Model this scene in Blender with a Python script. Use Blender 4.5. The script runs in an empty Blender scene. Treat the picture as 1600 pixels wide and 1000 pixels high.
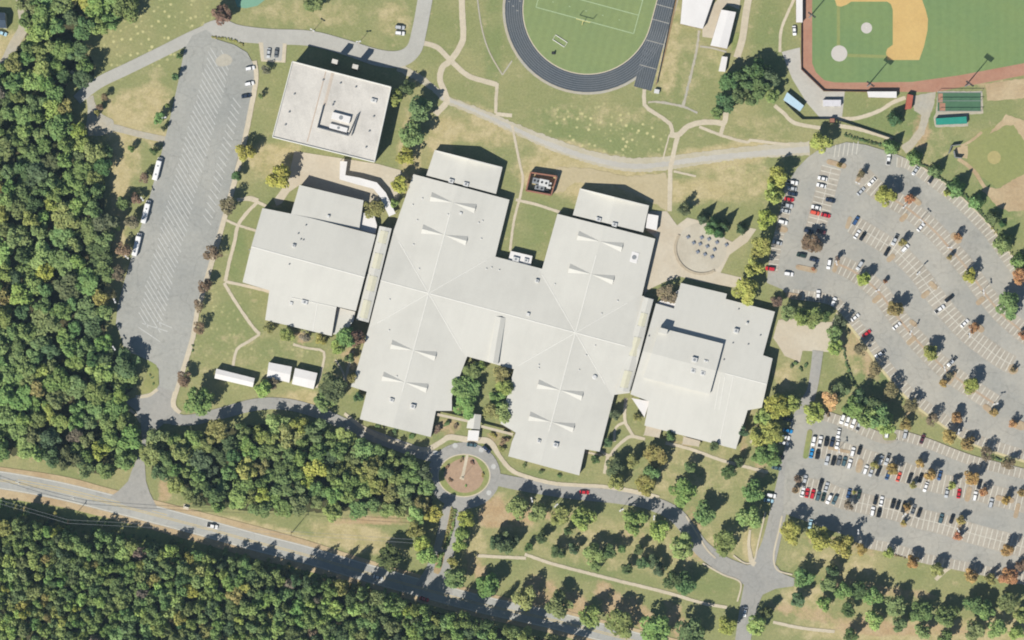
import bpy, bmesh, math, random
import numpy as np
from mathutils import Vector, Matrix, Quaternion
random.seed(7)
RNG = np.random.default_rng(7)
scene = bpy.context.scene
C = scene.collection
R = math.radians

# ------------------------------------------------------------------ camera
S = 0.33          # metres for one photograph pixel on the ground
H = 2000.0        # flying height
cam_data = bpy.data.cameras.new('aerial_camera')
cam = bpy.data.objects.new('aerial_camera', cam_data)
C.objects.link(cam)
cam.location = (0, 0, H)
cam.rotation_euler = (0, 0, 0)
cam_data.sensor_width = 36.0
cam_data.lens = 36.0 * H / (1600 * S)
cam_data.clip_start = 10
cam_data.clip_end = 20000
scene.camera = cam

# ------------------------------------------------------------------ sky and sun
SUN_EL, SUN_AZ = 46.0, 220.0      # the sun stands in the south-west, shadows fall to the north-east
world = bpy.data.worlds.new('World')
scene.world = world
world.use_nodes = True
wn = world.node_tree
bg = wn.nodes['Background']
sky = wn.nodes.new('ShaderNodeTexSky')
sky.sky_type = 'NISHITA'
sky.sun_disc = False
sky.sun_elevation = R(SUN_EL)
sky.sun_rotation = R(SUN_AZ)
sky.air_density = 1.0
sky.dust_density = 0.2
sky.ozone_density = 3.0
wn.links.new(sky.outputs[0], bg.inputs[0])
bg.inputs[1].default_value = 0.05
sun_data = bpy.data.lights.new('sun', 'SUN')
sun = bpy.data.objects.new('sun', sun_data)
C.objects.link(sun)
sun_data.energy = 4.4
sun_data.angle = R(0.5)
sun_data.color = (1.0, 0.95, 0.86)
d = Vector((-math.sin(R(SUN_AZ)) * math.cos(R(SUN_EL)), -math.cos(R(SUN_AZ)) * math.cos(R(SUN_EL)), -math.sin(R(SUN_EL))))
sun.rotation_euler = d.to_track_quat('-Z', 'Y').to_euler()
sun.location = (-200, -250, 400)
vs = scene.view_settings
vs.view_transform = 'Standard'
vs.look = 'None'
vs.exposure = 0.56
vs.gamma = 1.0
vs.use_curve_mapping = False
scene.render.filter_size = 1.7
scene.cycles.max_bounces = 5
scene.cycles.diffuse_bounces = 3
scene.cycles.transparent_max_bounces = 4
try:
    scene.cycles.pixel_filter_type = 'BLACKMAN_HARRIS'
    scene.cycles.filter_width = 1.9
except Exception:
    pass

# ------------------------------------------------------------------ helpers
K = 1.45      # sunlit brightness of a white horizontal surface at this exposure
def s2l(c):
    c = c / 255.0
    return c / 12.92 if c <= 0.04045 else ((c + 0.055) / 1.055) ** 2.4
def col(rgb, k=1.0):
    return tuple(min(0.85, s2l(c) / K * k) for c in rgb) + (1.0,)

def W(px, py, z=0.0):
    f = (H - z) / H
    return Vector(((px - 800) * S * f, (500 - py) * S * f, z))

def tag(o, label, cat=None, group=None, kind=None):
    if label: o['label'] = label
    if cat: o['category'] = cat
    if group: o['group'] = group
    if kind: o['kind'] = kind
    return o
def mesh_obj(name, me, parent=None, mats=()):
    o = bpy.data.objects.new(name, me)
    C.objects.link(o)
    if parent is not None: o.parent = parent
    for m in mats:
        if m and m.name not in [x.name for x in me.materials if x]: me.materials.append(m)
    return o
def obj_bm(name, bm, mat, parent=None):
    me = bpy.data.meshes.new(name)
    bm.to_mesh(me); bm.free()
    return mesh_obj(name, me, parent, [mat])
def empty(name, loc, rz=0):
    o = bpy.data.objects.new(name, None)
    C.objects.link(o)
    o.location = loc
    o.rotation_euler = (0, 0, rz)
    o.empty_display_size = 0.5
    return o
def from_py(name, verts, faces, mat, parent=None):
    me = bpy.data.meshes.new(name)
    me.from_pydata([tuple(v) for v in verts], [], faces)
    me.update()
    return mesh_obj(name, me, parent, [mat])
def np_mesh(name, verts, quads):
    me = bpy.data.meshes.new(name)
    nv, nf = len(verts), len(quads)
    me.vertices.add(nv); me.vertices.foreach_set('co', np.asarray(verts, dtype=np.float32).ravel())
    k = quads.shape[1]
    me.loops.add(nf * k); me.loops.foreach_set('vertex_index', np.asarray(quads, dtype=np.int32).ravel())
    me.polygons.add(nf)
    me.polygons.foreach_set('loop_start', np.arange(0, nf * k, k, dtype=np.int32))
    me.polygons.foreach_set('loop_total', np.full(nf, k, dtype=np.int32))
    me.update(calc_edges=True)
    return me

def box_bm(bm, cx, cy, z0, z1, lx, ly, rz=0.0, top=1.0):
    c, s = math.cos(rz), math.sin(rz)
    vs_ = []
    for z, k in ((z0, 1.0), (z1, top)):
        for sx, sy in ((-1, -1), (1, -1), (1, 1), (-1, 1)):
            x, y = sx * lx / 2 * k, sy * ly / 2 * k
            vs_.append(bm.verts.new((cx + x * c - y * s, cy + x * s + y * c, z)))
    for f in ((3, 2, 1, 0), (4, 5, 6, 7), (0, 1, 5, 4), (1, 2, 6, 5), (2, 3, 7, 6), (3, 0, 4, 7)):
        bm.faces.new([vs_[i] for i in f])
    return vs_
def box(name, cx, cy, z0, z1, lx, ly, mat, parent=None, rz=0.0, bevel=0.0, top=1.0):
    bm = bmesh.new()
    box_bm(bm, cx, cy, z0, z1, lx, ly, rz, top)
    if bevel:
        bmesh.ops.bevel(bm, geom=bm.edges[:], offset=bevel, segments=1, affect='EDGES')
    return obj_bm(name, bm, mat, parent)
def tube_bm(bm, p, q, r0, r1, n=6):
    p, q = Vector(p), Vector(q)
    ax = (q - p).normalized()
    a = ax.orthogonal().normalized(); b = ax.cross(a)
    rings = []
    for c_, r_ in ((p, r0), (q, r1)):
        rings.append([bm.verts.new(c_ + (a * math.cos(2 * math.pi * i / n) + b * math.sin(2 * math.pi * i / n)) * r_) for i in range(n)])
    for i in range(n):
        j = (i + 1) % n
        bm.faces.new((rings[0][i], rings[0][j], rings[1][j], rings[1][i]))
    bm.faces.new(rings[0][::-1]); bm.faces.new(rings[1])

# ------------------------------------------------------------------ materials
def new_mat(name):
    m = bpy.data.materials.new(name)
    m.use_nodes = True
    nt = m.node_tree
    return m, nt, nt.nodes['Principled BSDF']
def N(nt, t, **kw):
    n = nt.nodes.new(t)
    for k, v in kw.items():
        if k.startswith('_'): setattr(n, k[1:], v)
        else: n.inputs[k].default_value = v
    return n
def mixc(nt, fac, a, b, blend='MIX'):
    n = nt.nodes.new('ShaderNodeMix'); n.data_type = 'RGBA'; n.blend_type = blend
    for sock, v in ((n.inputs[0], fac), (n.inputs[6], a), (n.inputs[7], b)):
        if hasattr(v, 'links'): nt.links.new(v, sock)
        else: sock.default_value = v
    return n.outputs[2]
def noise(nt, scale, detail=3.0, rough=0.55, vec=None, dist=0.0):
    n = N(nt, 'ShaderNodeTexNoise', Scale=scale, Detail=detail, Roughness=rough, Distortion=dist)
    if vec is not None: nt.links.new(vec, n.inputs['Vector'])
    return n.outputs[0]
def ramp(nt, fac, lo, hi, a=0.0, b=1.0):
    n = nt.nodes.new('ShaderNodeMapRange')
    nt.links.new(fac, n.inputs[0])
    n.inputs[1].default_value, n.inputs[2].default_value, n.inputs[3].default_value, n.inputs[4].default_value = lo, hi, a, b
    return n.outputs[0]
def pos(nt):
    return nt.nodes.new('ShaderNodeNewGeometry').outputs['Position']

MATS = {}
def mat(name, rgb, var=0.12, big=0.03, fine=0.6, rough=0.9, alt=None, altamt=0.5, metal=0.0, spec=0.3, cracks=False):
    """a plain surface with broad stains and a fine grain"""
    if name in MATS: return MATS[name]
    m, nt, bs = new_mat(name)
    p = pos(nt)
    base = col(rgb)
    second = col(alt) if alt else tuple(c * 0.72 for c in base[:3]) + (1,)
    n1 = ramp(nt, noise(nt, big, 4, 0.6, p), 0.35, 0.68, 0, altamt if alt else var * 1.6)
    c1 = mixc(nt, n1, base, second)
    n2 = ramp(nt, noise(nt, fine, 3, 0.7, p), 0.3, 0.7, 1 - var, 1 + var)
    c2 = mixc(nt, 1.0, c1, n2, 'MULTIPLY')
    if cracks:      # sealed cracks, oil drips and patch repairs of an old asphalt surface
        wv = nt.nodes.new('ShaderNodeVectorMath'); wv.operation = 'ADD'
        nz = N(nt, 'ShaderNodeTexNoise', Scale=0.15, Detail=3.0); nt.links.new(p, nz.inputs['Vector'])
        sc = nt.nodes.new('ShaderNodeVectorMath'); sc.operation = 'SCALE'; sc.inputs['Scale'].default_value = 6.0
        nt.links.new(nz.outputs['Color'], sc.inputs[0]); nt.links.new(p, wv.inputs[0]); nt.links.new(sc.outputs[0], wv.inputs[1])
        v1 = N(nt, 'ShaderNodeTexVoronoi', Scale=0.055); v1.feature = 'DISTANCE_TO_EDGE'; nt.links.new(wv.outputs[0], v1.inputs['Vector'])
        c2 = mixc(nt, 1.0, c2, ramp(nt, v1.outputs['Distance'], 0.0, 0.016, 0.86, 1.0), 'MULTIPLY')
        v2 = N(nt, 'ShaderNodeTexVoronoi', Scale=0.22); nt.links.new(p, v2.inputs['Vector'])
        c2 = mixc(nt, 1.0, c2, ramp(nt, v2.outputs['Distance'], 0.05, 0.3, 0.88, 1.0), 'MULTIPLY')
        v3 = N(nt, 'ShaderNodeTexVoronoi', Scale=0.045); v3.distance = 'CHEBYCHEV'; nt.links.new(p, v3.inputs['Vector'])
        sp3 = nt.nodes.new('ShaderNodeSeparateColor'); nt.links.new(v3.outputs['Color'], sp3.inputs[0])
        c2 = mixc(nt, 1.0, c2, ramp(nt, sp3.outputs[0], 0.0, 1.0, 0.955, 1.035), 'MULTIPLY')
    nt.links.new(c2, bs.inputs['Base Color'])
    bs.inputs['Roughness'].default_value = rough
    bs.inputs['Metallic'].default_value = metal
    bs.inputs['Specular IOR Level'].default_value = spec
    MATS[name] = m
    return m

def roof_mat(name, rgb, ang, var=0.035, rough=0.6, pitch=0.6):
    """standing-seam sheet roof: faint seams, panel-to-panel tone, rain stains"""
    m, nt, bs = new_mat(name)
    p = pos(nt)
    mp = N(nt, 'ShaderNodeMapping'); mp.inputs['Rotation'].default_value = (0, 0, ang)
    nt.links.new(p, mp.inputs[0])
    sx = N(nt, 'ShaderNodeMapping'); sx.inputs['Scale'].default_value = (0.35, 0.035, 0.1)
    nt.links.new(mp.outputs[0], sx.inputs[0])
    streak = ramp(nt, noise(nt, 1.0, 4, 0.65, sx.outputs[0]), 0.35, 0.7, 1.0 + var * .5, 1.0 - var * .5)
    st = ramp(nt, noise(nt, 0.05, 5, 0.65, p), 0.45, 0.8, 1.0, 1 - var * 3)
    fine = ramp(nt, noise(nt, 1.2, 2, 0.7, p), 0.3, 0.7, 1 - var * .6, 1 + var * .6)
    c = mixc(nt, 1.0, col(rgb), streak, 'MULTIPLY')
    c = mixc(nt, 1.0, c, st, 'MULTIPLY')
    c = mixc(nt, 1.0, c, fine, 'MULTIPLY')
    nt.links.new(c, bs.inputs['Base Color'])
    bs.inputs['Roughness'].default_value = rough
    bs.inputs['Specular IOR Level'].default_value = 0.25
    return m

def objcolor_mat(name, kind):
    m, nt, bs = new_mat(name)
    oi = nt.nodes.new('ShaderNodeObjectInfo')
    if kind == 'paint':
        nt.links.new(oi.outputs['Color'], bs.inputs['Base Color'])
        bs.inputs['Roughness'].default_value = 0.32
        bs.inputs['Coat Weight'].default_value = 0.4
        return m
    src = oi.outputs['Color']
    if kind == 'leafattr':
        at = nt.nodes.new('ShaderNodeAttribute'); at.attribute_name = 'tint'
        src = at.outputs['Color']
    p = pos(nt)
    n1 = ramp(nt, noise(nt, 0.45, 3, 0.6, p), 0.3, 0.7, 0.7, 1.3)
    n2 = ramp(nt, noise(nt, 2.2, 2, 0.7, p), 0.3, 0.7, 0.7, 1.3)
    c = mixc(nt, 1.0, src, n1, 'MULTIPLY')
    c = mixc(nt, 1.0, c, n2, 'MULTIPLY')
    hue = nt.nodes.new('ShaderNodeHueSaturation')
    nt.links.new(ramp(nt, noise(nt, 0.25, 2, 0.5, p), 0.3, 0.7, 0.49, 0.515), hue.inputs['Hue'])
    hue.inputs['Saturation'].default_value = 0.9
    nt.links.new(c, hue.inputs['Color'])
    nt.links.new(hue.outputs[0], bs.inputs['Base Color'])
    bs.inputs['Roughness'].default_value = 0.7
    bs.inputs['Specular IOR Level'].default_value = 0.15
    tr = nt.nodes.new('ShaderNodeBsdfTranslucent')
    nt.links.new(hue.outputs[0], tr.inputs[0])
    mx = nt.nodes.new('ShaderNodeMixShader'); mx.inputs[0].default_value = 0.3
    nt.links.new(bs.outputs[0], mx.inputs[1]); nt.links.new(tr.outputs[0], mx.inputs[2])
    nt.links.new(mx.outputs[0], nt.nodes['Material Output'].inputs[0])
    return m
M_LEAF = objcolor_mat('leaf', 'leaf')
M_LEAF_ATTR = objcolor_mat('leaf_mass', 'leafattr')
M_PAINT = objcolor_mat('vehicle_paint', 'paint')
M_GLASS = mat('dark_glass', (30, 38, 48), 0.05, rough=0.12, spec=0.5)
M_TYRE = mat('tyre_rubber', (34, 34, 36), 0.1)
M_BARK = mat('bark', (96, 80, 66), 0.25, fine=2.0)
M_ROOF = roof_mat('pale_sheet_roof', (221, 219, 210), R(15))
M_ROOFW = roof_mat('white_sheet_roof', (244, 241, 238), R(15))
M_GYMROOF = roof_mat('gym_membrane_roof', (224, 219, 210), R(-15), var=0.11)
M_TRIM = mat('white_trim', (238, 236, 228), 0.04)
M_SKYL = mat('yellowed_skylight', (226, 222, 198), 0.05, rough=0.4)
M_WALL = mat('tan_brick_wall', (176, 150, 126), 0.15, fine=3)
M_WALLG = mat('gym_wall', (178, 168, 152), 0.12, fine=3)
M_BRICK = mat('red_brick', (168, 118, 98), 0.2, fine=3)
M_HVAC = mat('galvanised_unit', (226, 226, 224), 0.06, rough=0.5)
M_DARKM = mat('dark_metal', (52, 54, 56), 0.1, rough=0.5)
M_GREYM = mat('grey_metal', (150, 154, 158), 0.12, rough=0.5)
M_CONC = mat('concrete', (220, 208, 184), 0.08, big=0.08, alt=(200, 188, 164), altamt=0.6)
M_PLAZA = mat('plaza_concrete', (216, 206, 186), 0.06, big=0.06, alt=(204, 190, 166), altamt=0.8)
M_PLAZAG = mat('pale_plaza', (206, 203, 194), 0.06, big=0.06, alt=(192, 186, 174), altamt=0.7)
M_ASPH = mat('aged_asphalt', (188, 184, 173), 0.07, big=0.035, alt=(160, 161, 156), altamt=0.7, cracks=True)
M_ASPHB = mat('bus_lot_asphalt', (182, 181, 173), 0.08, big=0.03, alt=(160, 162, 158), altamt=0.8, cracks=True)
M_ASPHD = mat('drive_asphalt', (178, 175, 168), 0.07, big=0.05, alt=(164, 164, 160), altamt=0.7, cracks=True)
M_HWY = mat('highway_asphalt', (190, 189, 182), 0.06, big=0.05, alt=(168, 169, 166), altamt=0.7, cracks=True)
M_ASPHL = mat('pale_road', (196, 194, 186), 0.06, big=0.05, alt=(182, 180, 172), altamt=0.7)
M_STALL = mat('stall_asphalt', (190, 182, 168), 0.09, big=0.06, alt=(172, 164, 150), altamt=0.8, cracks=True)
M_GRAVEL = mat('gravel', (196, 186, 164), 0.10, big=0.06, alt=(184, 182, 172), altamt=0.9)
M_DIRT = mat('bare_dirt', (204, 184, 148), 0.12, big=0.06, alt=(184, 158, 122), altamt=0.8)
M_LINE = mat('white_road_paint', (224, 222, 212), 0.1, fine=1.5)
M_LINEF = mat('faded_white_paint', (224, 220, 206), 0.12, fine=0.8)
M_YELLOW = mat('yellow_road_paint', (216, 194, 136), 0.1, fine=1.5)
M_MULCH = mat('mulch', (188, 166, 128), 0.15, big=0.2, alt=(170, 146, 110), altamt=0.8)
M_MULCHP = mat('pink_mulch', (186, 158, 132), 0.12, big=0.2)
M_FLOOR = mat('leaf_litter', (92, 84, 58), 0.3, big=0.12, fine=0.8, alt=(70, 84, 48), altamt=0.9)
M_TURF = mat('sports_turf', (136, 154, 102), 0.07, big=0.04, fine=0.5, alt=(146, 160, 104), altamt=0.7)
M_TURFB = mat('ballpark_turf', (124, 150, 98), 0.07, big=0.04, fine=0.5, alt=(136, 156, 98), altamt=0.7)
def mow(m, ang, width, amt):
    nt = m.node_tree; bs = nt.nodes['Principled BSDF']
    src = bs.inputs['Base Color'].links[0].from_socket
    p = pos(nt)
    mp = N(nt, 'ShaderNodeMapping'); mp.inputs['Rotation'].default_value = (0, 0, ang); nt.links.new(p, mp.inputs[0])
    wv = N(nt, 'ShaderNodeTexWave', Scale=0.314 / width, Distortion=0.6); wv.bands_direction = 'X'
    wv.inputs['Detail Scale'].default_value = 0.3
    nt.links.new(mp.outputs[0], wv.inputs[0])
    c = mixc(nt, 1.0, src, ramp(nt, wv.outputs['Fac'], 0.3, 0.7, 1 - amt, 1 + amt), 'MULTIPLY')
    nt.links.new(c, bs.inputs['Base Color'])
mow(M_TURF, R(15), 4.5, 0.022)
mow(M_TURFB, R(0), 5.0, 0.02)
M_GRASSV = mat('verge_grass', (142, 154, 92), 0.14, big=0.06, fine=0.5, alt=(172, 164, 112), altamt=0.7)
M_SAND = mat('infield_sand', (222, 188, 122), 0.06, big=0.08, alt=(208, 172, 110), altamt=0.6)
M_CLAY = mat('red_clay', (190, 146, 122), 0.08, big=0.08, alt=(174, 122, 98), altamt=0.7)
M_TRACK = mat('track_rubber', (82, 90, 98), 0.10, big=0.05, alt=(98, 102, 104), altamt=0.7)
M_CHALK = mat('pale_clay', (214, 208, 200), 0.05, big=0.3)
M_COURT = mat('court_green', (132, 178, 152), 0.06)
M_CAGE = mat('cage_turf', (84, 122, 92), 0.1)
M_TEAL = mat('teal_roof', (48, 156, 136), 0.08, rough=0.5)
M_BLUEROOF = mat('pale_blue_roof', (196, 224, 240), 0.05, rough=0.5)
M_REDROOF = mat('red_shed_roof', (186, 104, 84), 0.1)
M_UMB = mat('blue_table', (132, 142, 160), 0.1)

# ------------------------------------------------------------------ flat sheets
SHEET = [0]
def next_z():
    SHEET[0] += 1
    return 0.02 + 0.002 * SHEET[0]
def catmull(pts, n=6, closed=False):
    out = []
    m = len(pts)
    rng = range(m if closed else m - 1)
    for i in rng:
        g = (lambda k: pts[k % m]) if closed else (lambda k: pts[max(0, min(m - 1, k))])
        p0, p1, p2, p3 = g(i - 1), g(i), g(i + 1), g(i + 2)
        for j in range(n):
            t = j / n
            out.append(tuple(0.5 * (2 * p1[k] + (p2[k] - p0[k]) * t + (2 * p0[k] - 5 * p1[k] + 4 * p2[k] - p3[k]) * t * t
                                    + (3 * p1[k] - p0[k] - 3 * p2[k] + p3[k]) * t ** 3) for k in range(len(p1))))
    if not closed: out.append(tuple(pts[-1]))
    return out
def sheet(name, pts, m, parent=None, smooth=0, z=None, label=None, rough=0.0):
    """one flat polygon of ground surface; pts in photograph pixels"""
    if smooth: pts = catmull(pts, smooth, True)
    if rough:
        q = []
        for i, p in enumerate(pts):
            a, b = p, pts[(i + 1) % len(pts)]
            k = max(1, int(math.hypot(b[0] - a[0], b[1] - a[1]) / 4))
            for j in range(k):
                t = j / k
                q.append((a[0] + (b[0] - a[0]) * t + random.uniform(-rough, rough), a[1] + (b[1] - a[1]) * t + random.uniform(-rough, rough)))
        pts = q
    z = next_z() if z is None else z
    bm = bmesh.new()
    vv = [bm.verts.new(W(p[0], p[1], z)) for p in pts]
    f = bm.faces.new(vv)
    bm.normal_update()
    if f.normal.z < 0: f.normal_flip()
    bmesh.ops.triangulate(bm, faces=bm.faces[:])
    o = obj_bm(name, bm, m, parent)
    if parent is None: o['kind'] = 'structure'
    if label: o['label'] = label
    return o
def offs(pts, d):
    """polyline offset by d (a number or a list), in pixels, to its left in image coordinates"""
    out = []
    for i, p in enumerate(pts):
        a = pts[max(0, i - 1)]; b = pts[min(len(pts) - 1, i + 1)]
        tx, ty = b[0] - a[0], b[1] - a[1]
        l = math.hypot(tx, ty) or 1
        dd = d[i] if isinstance(d, (list, tuple)) else d
        out.append((p[0] + ty / l * dd, p[1] - tx / l * dd))
    return out
def ribbon(name, pts, w, m, parent=None, smooth=5, z=None, label=None, jit=0.0):
    """strip along a centre line; points (x, y) or (x, y, width) in pixels"""
    q = [(p[0], p[1], p[2] if len(p) > 2 else w) for p in pts]
    if name == 'path' and not jit: jit = 0.3
    if smooth: q = catmull(q, smooth)
    z = next_z() if z is None else z
    if jit:
        d_ = []
        for a, b in zip(q, q[1:]):
            k = max(1, int(math.hypot(b[0] - a[0], b[1] - a[1]) / 3))
            d_ += [tuple(a[c] + (b[c] - a[c]) * t / k for c in range(3)) for t in range(k)]
        q = d_ + [q[-1]]
    hw = [p[2] / 2 for p in q]
    Lp = offs(q, [h + random.uniform(-jit, jit) for h in hw]); Rp = offs(q, [-h + random.uniform(-jit, jit) for h in hw])
    vs_ = [W(a[0], a[1], z) for a in Lp] + [W(a[0], a[1], z) for a in Rp]
    n = len(q)
    o = from_py(name, vs_, [(i + n, i + 1 + n, i + 1, i) for i in range(n - 1)], m, parent)
    if parent is None: o['kind'] = 'structure'
    if label: o['label'] = label
    return o
def kerb(pts, w=1.6, h=0.13, m=None, parent=None, smooth=4, name='kerb'):
    q = catmull([tuple(p[:2]) for p in pts], smooth) if smooth else pts
    Lp, Rp = offs(q, w / 2), offs(q, -w / 2)
    z = next_z()
    n = len(q)
    rows = [[W(a[0], a[1], z - 0.03) for a in Lp], [W(a[0], a[1], z + h) for a in Lp], [W(a[0], a[1], z + h) for a in Rp], [W(a[0], a[1], z - 0.03) for a in Rp]]
    vs_ = sum(rows, [])
    fs = []
    for k in range(3):
        for i in range(n - 1):
            fs.append((k * n + i, (k + 1) * n + i, (k + 1) * n + i + 1, k * n + i + 1))
    o = from_py(name, vs_, fs, m or M_CONC, parent)
    if parent is None: o['kind'] = 'structure'
    return o
def lines_mesh(name, segs, w, m, parent, z=None):
    """painted lines, all flat in one sheet; segs in pixels, w in metres"""
    z = next_z() if z is None else z
    v, f = [], []
    for (x0, y0, x1, y1) in segs:
        l = math.hypot(x1 - x0, y1 - y0) or 1
        nx, ny = -(y1 - y0) / l * w / S / 2, (x1 - x0) / l * w / S / 2
        b = len(v)
        v += [W(x0 + nx, y0 + ny, z), W(x1 + nx, y1 + ny, z), W(x1 - nx, y1 - ny, z), W(x0 - nx, y0 - ny, z)]
        f.append((b, b + 1, b + 2, b + 3))
    return from_py(name, v, f, m, parent)
def resample(pts, step):
    out = [tuple(pts[0][:2])]
    acc = 0.0
    for a, b in zip(pts, pts[1:]):
        l = math.hypot(b[0] - a[0], b[1] - a[1])
        t = step - acc
        while t <= l:
            out.append((a[0] + (b[0] - a[0]) * t / l, a[1] + (b[1] - a[1]) * t / l))
            t += step
        acc = l - (t - step)
    return out
def inpoly(x, y, poly):
    r = False
    n = len(poly)
    for i in range(n):
        x0, y0 = poly[i][:2]; x1, y1 = poly[(i + 1) % n][:2]
        if (y0 > y) != (y1 > y) and x < (x1 - x0) * (y - y0) / (y1 - y0) + x0: r = not r
    return r
_ORD = ['first', 'second', 'third', 'fourth', 'fifth', 'sixth', 'seventh', 'eighth', 'ninth', 'tenth', 'eleventh', 'twelfth', 'thirteenth',
        'fourteenth', 'fifteenth', 'sixteenth', 'seventeenth', 'eighteenth', 'nineteenth', 'twentieth']
def ordn(i):
    return _ORD[i] if i < 20 else '%d%s' % (i + 1, {1: 'st', 2: 'nd', 3: 'rd'}.get((i + 1) % 10, 'th'))

# ================================================================== GROUND
WEST_WOOD = [(-60, 100), (5, 108), (38, 62), (40, -40), (228, -40), (214, 4), (196, 24), (165, 40), (128, 60), (128, 78), (148, 96), (146, 116), (128, 124),
             (108, 128), (100, 142), (112, 168), (116, 190), (126, 214), (150, 226), (166, 242), (160, 270), (164, 310), (166, 350), (166, 420), (160, 470),
             (166, 520), (172, 552), (200, 566), (214, 580), (206, 606), (192, 622), (192, 650), (208, 676), (206, 705), (192, 732), (160, 742), (110, 728), (50, 714), (-60, 705)]
GROVE = [(246, 682), (296, 688), (330, 680), (362, 668), (400, 664), (440, 658), (478, 664), (520, 676), (560, 692), (600, 706), (640, 716), (664, 734), (674, 752),
         (676, 790), (652, 806), (610, 802), (560, 796), (500, 800), (430, 800), (370, 796), (320, 788), (286, 772), (266, 748), (238, 736), (232, 705)]
SOUTH_WOOD = [(-60, 806), (0, 812), (75, 826), (140, 838), (200, 846), (250, 856), (287, 868), (340, 876), (400, 884), (430, 896), (500, 908), (560, 922), (620, 936), (650, 946),
              (690, 957), (740, 971), (800, 987), (870, 1003), (960, 1040), (-60, 1040)]

# one sheet to the horizon, fine inside the frame, coarse beyond
xs = np.concatenate([[-9000, -5000, -2500, -1200, -500, -200], np.arange(-60, 1661, 6.0), [1800, 2100, 2800, 4100, 6600, 10600]])
ys = np.concatenate([[-9000, -5000, -2500, -1200, -500, -200], np.arange(-60, 1061, 6.0), [1200, 1500, 2200, 3500, 6000, 10000]])
GX, GY = np.meshgrid(xs, ys)
zone = np.zeros(GX.shape + (4,), dtype=np.float32)      # dry grass, bare clay, lush grass, seed spots
def blob(ch, x, y, rx, ry, v, rot=0.0):
    c, s = math.cos(R(rot)), math.sin(R(rot))
    dx, dy = GX - x, GY - y
    u, w = (dx * c + dy * s) / rx, (-dx * s + dy * c) / ry
    q = np.clip(1.35 - np.sqrt(u * u + w * w), 0, 0.7) / 0.7
    zone[..., ch] = np.clip(zone[..., ch] + v * q * q * (3 - 2 * q), 0, 1)
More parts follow.
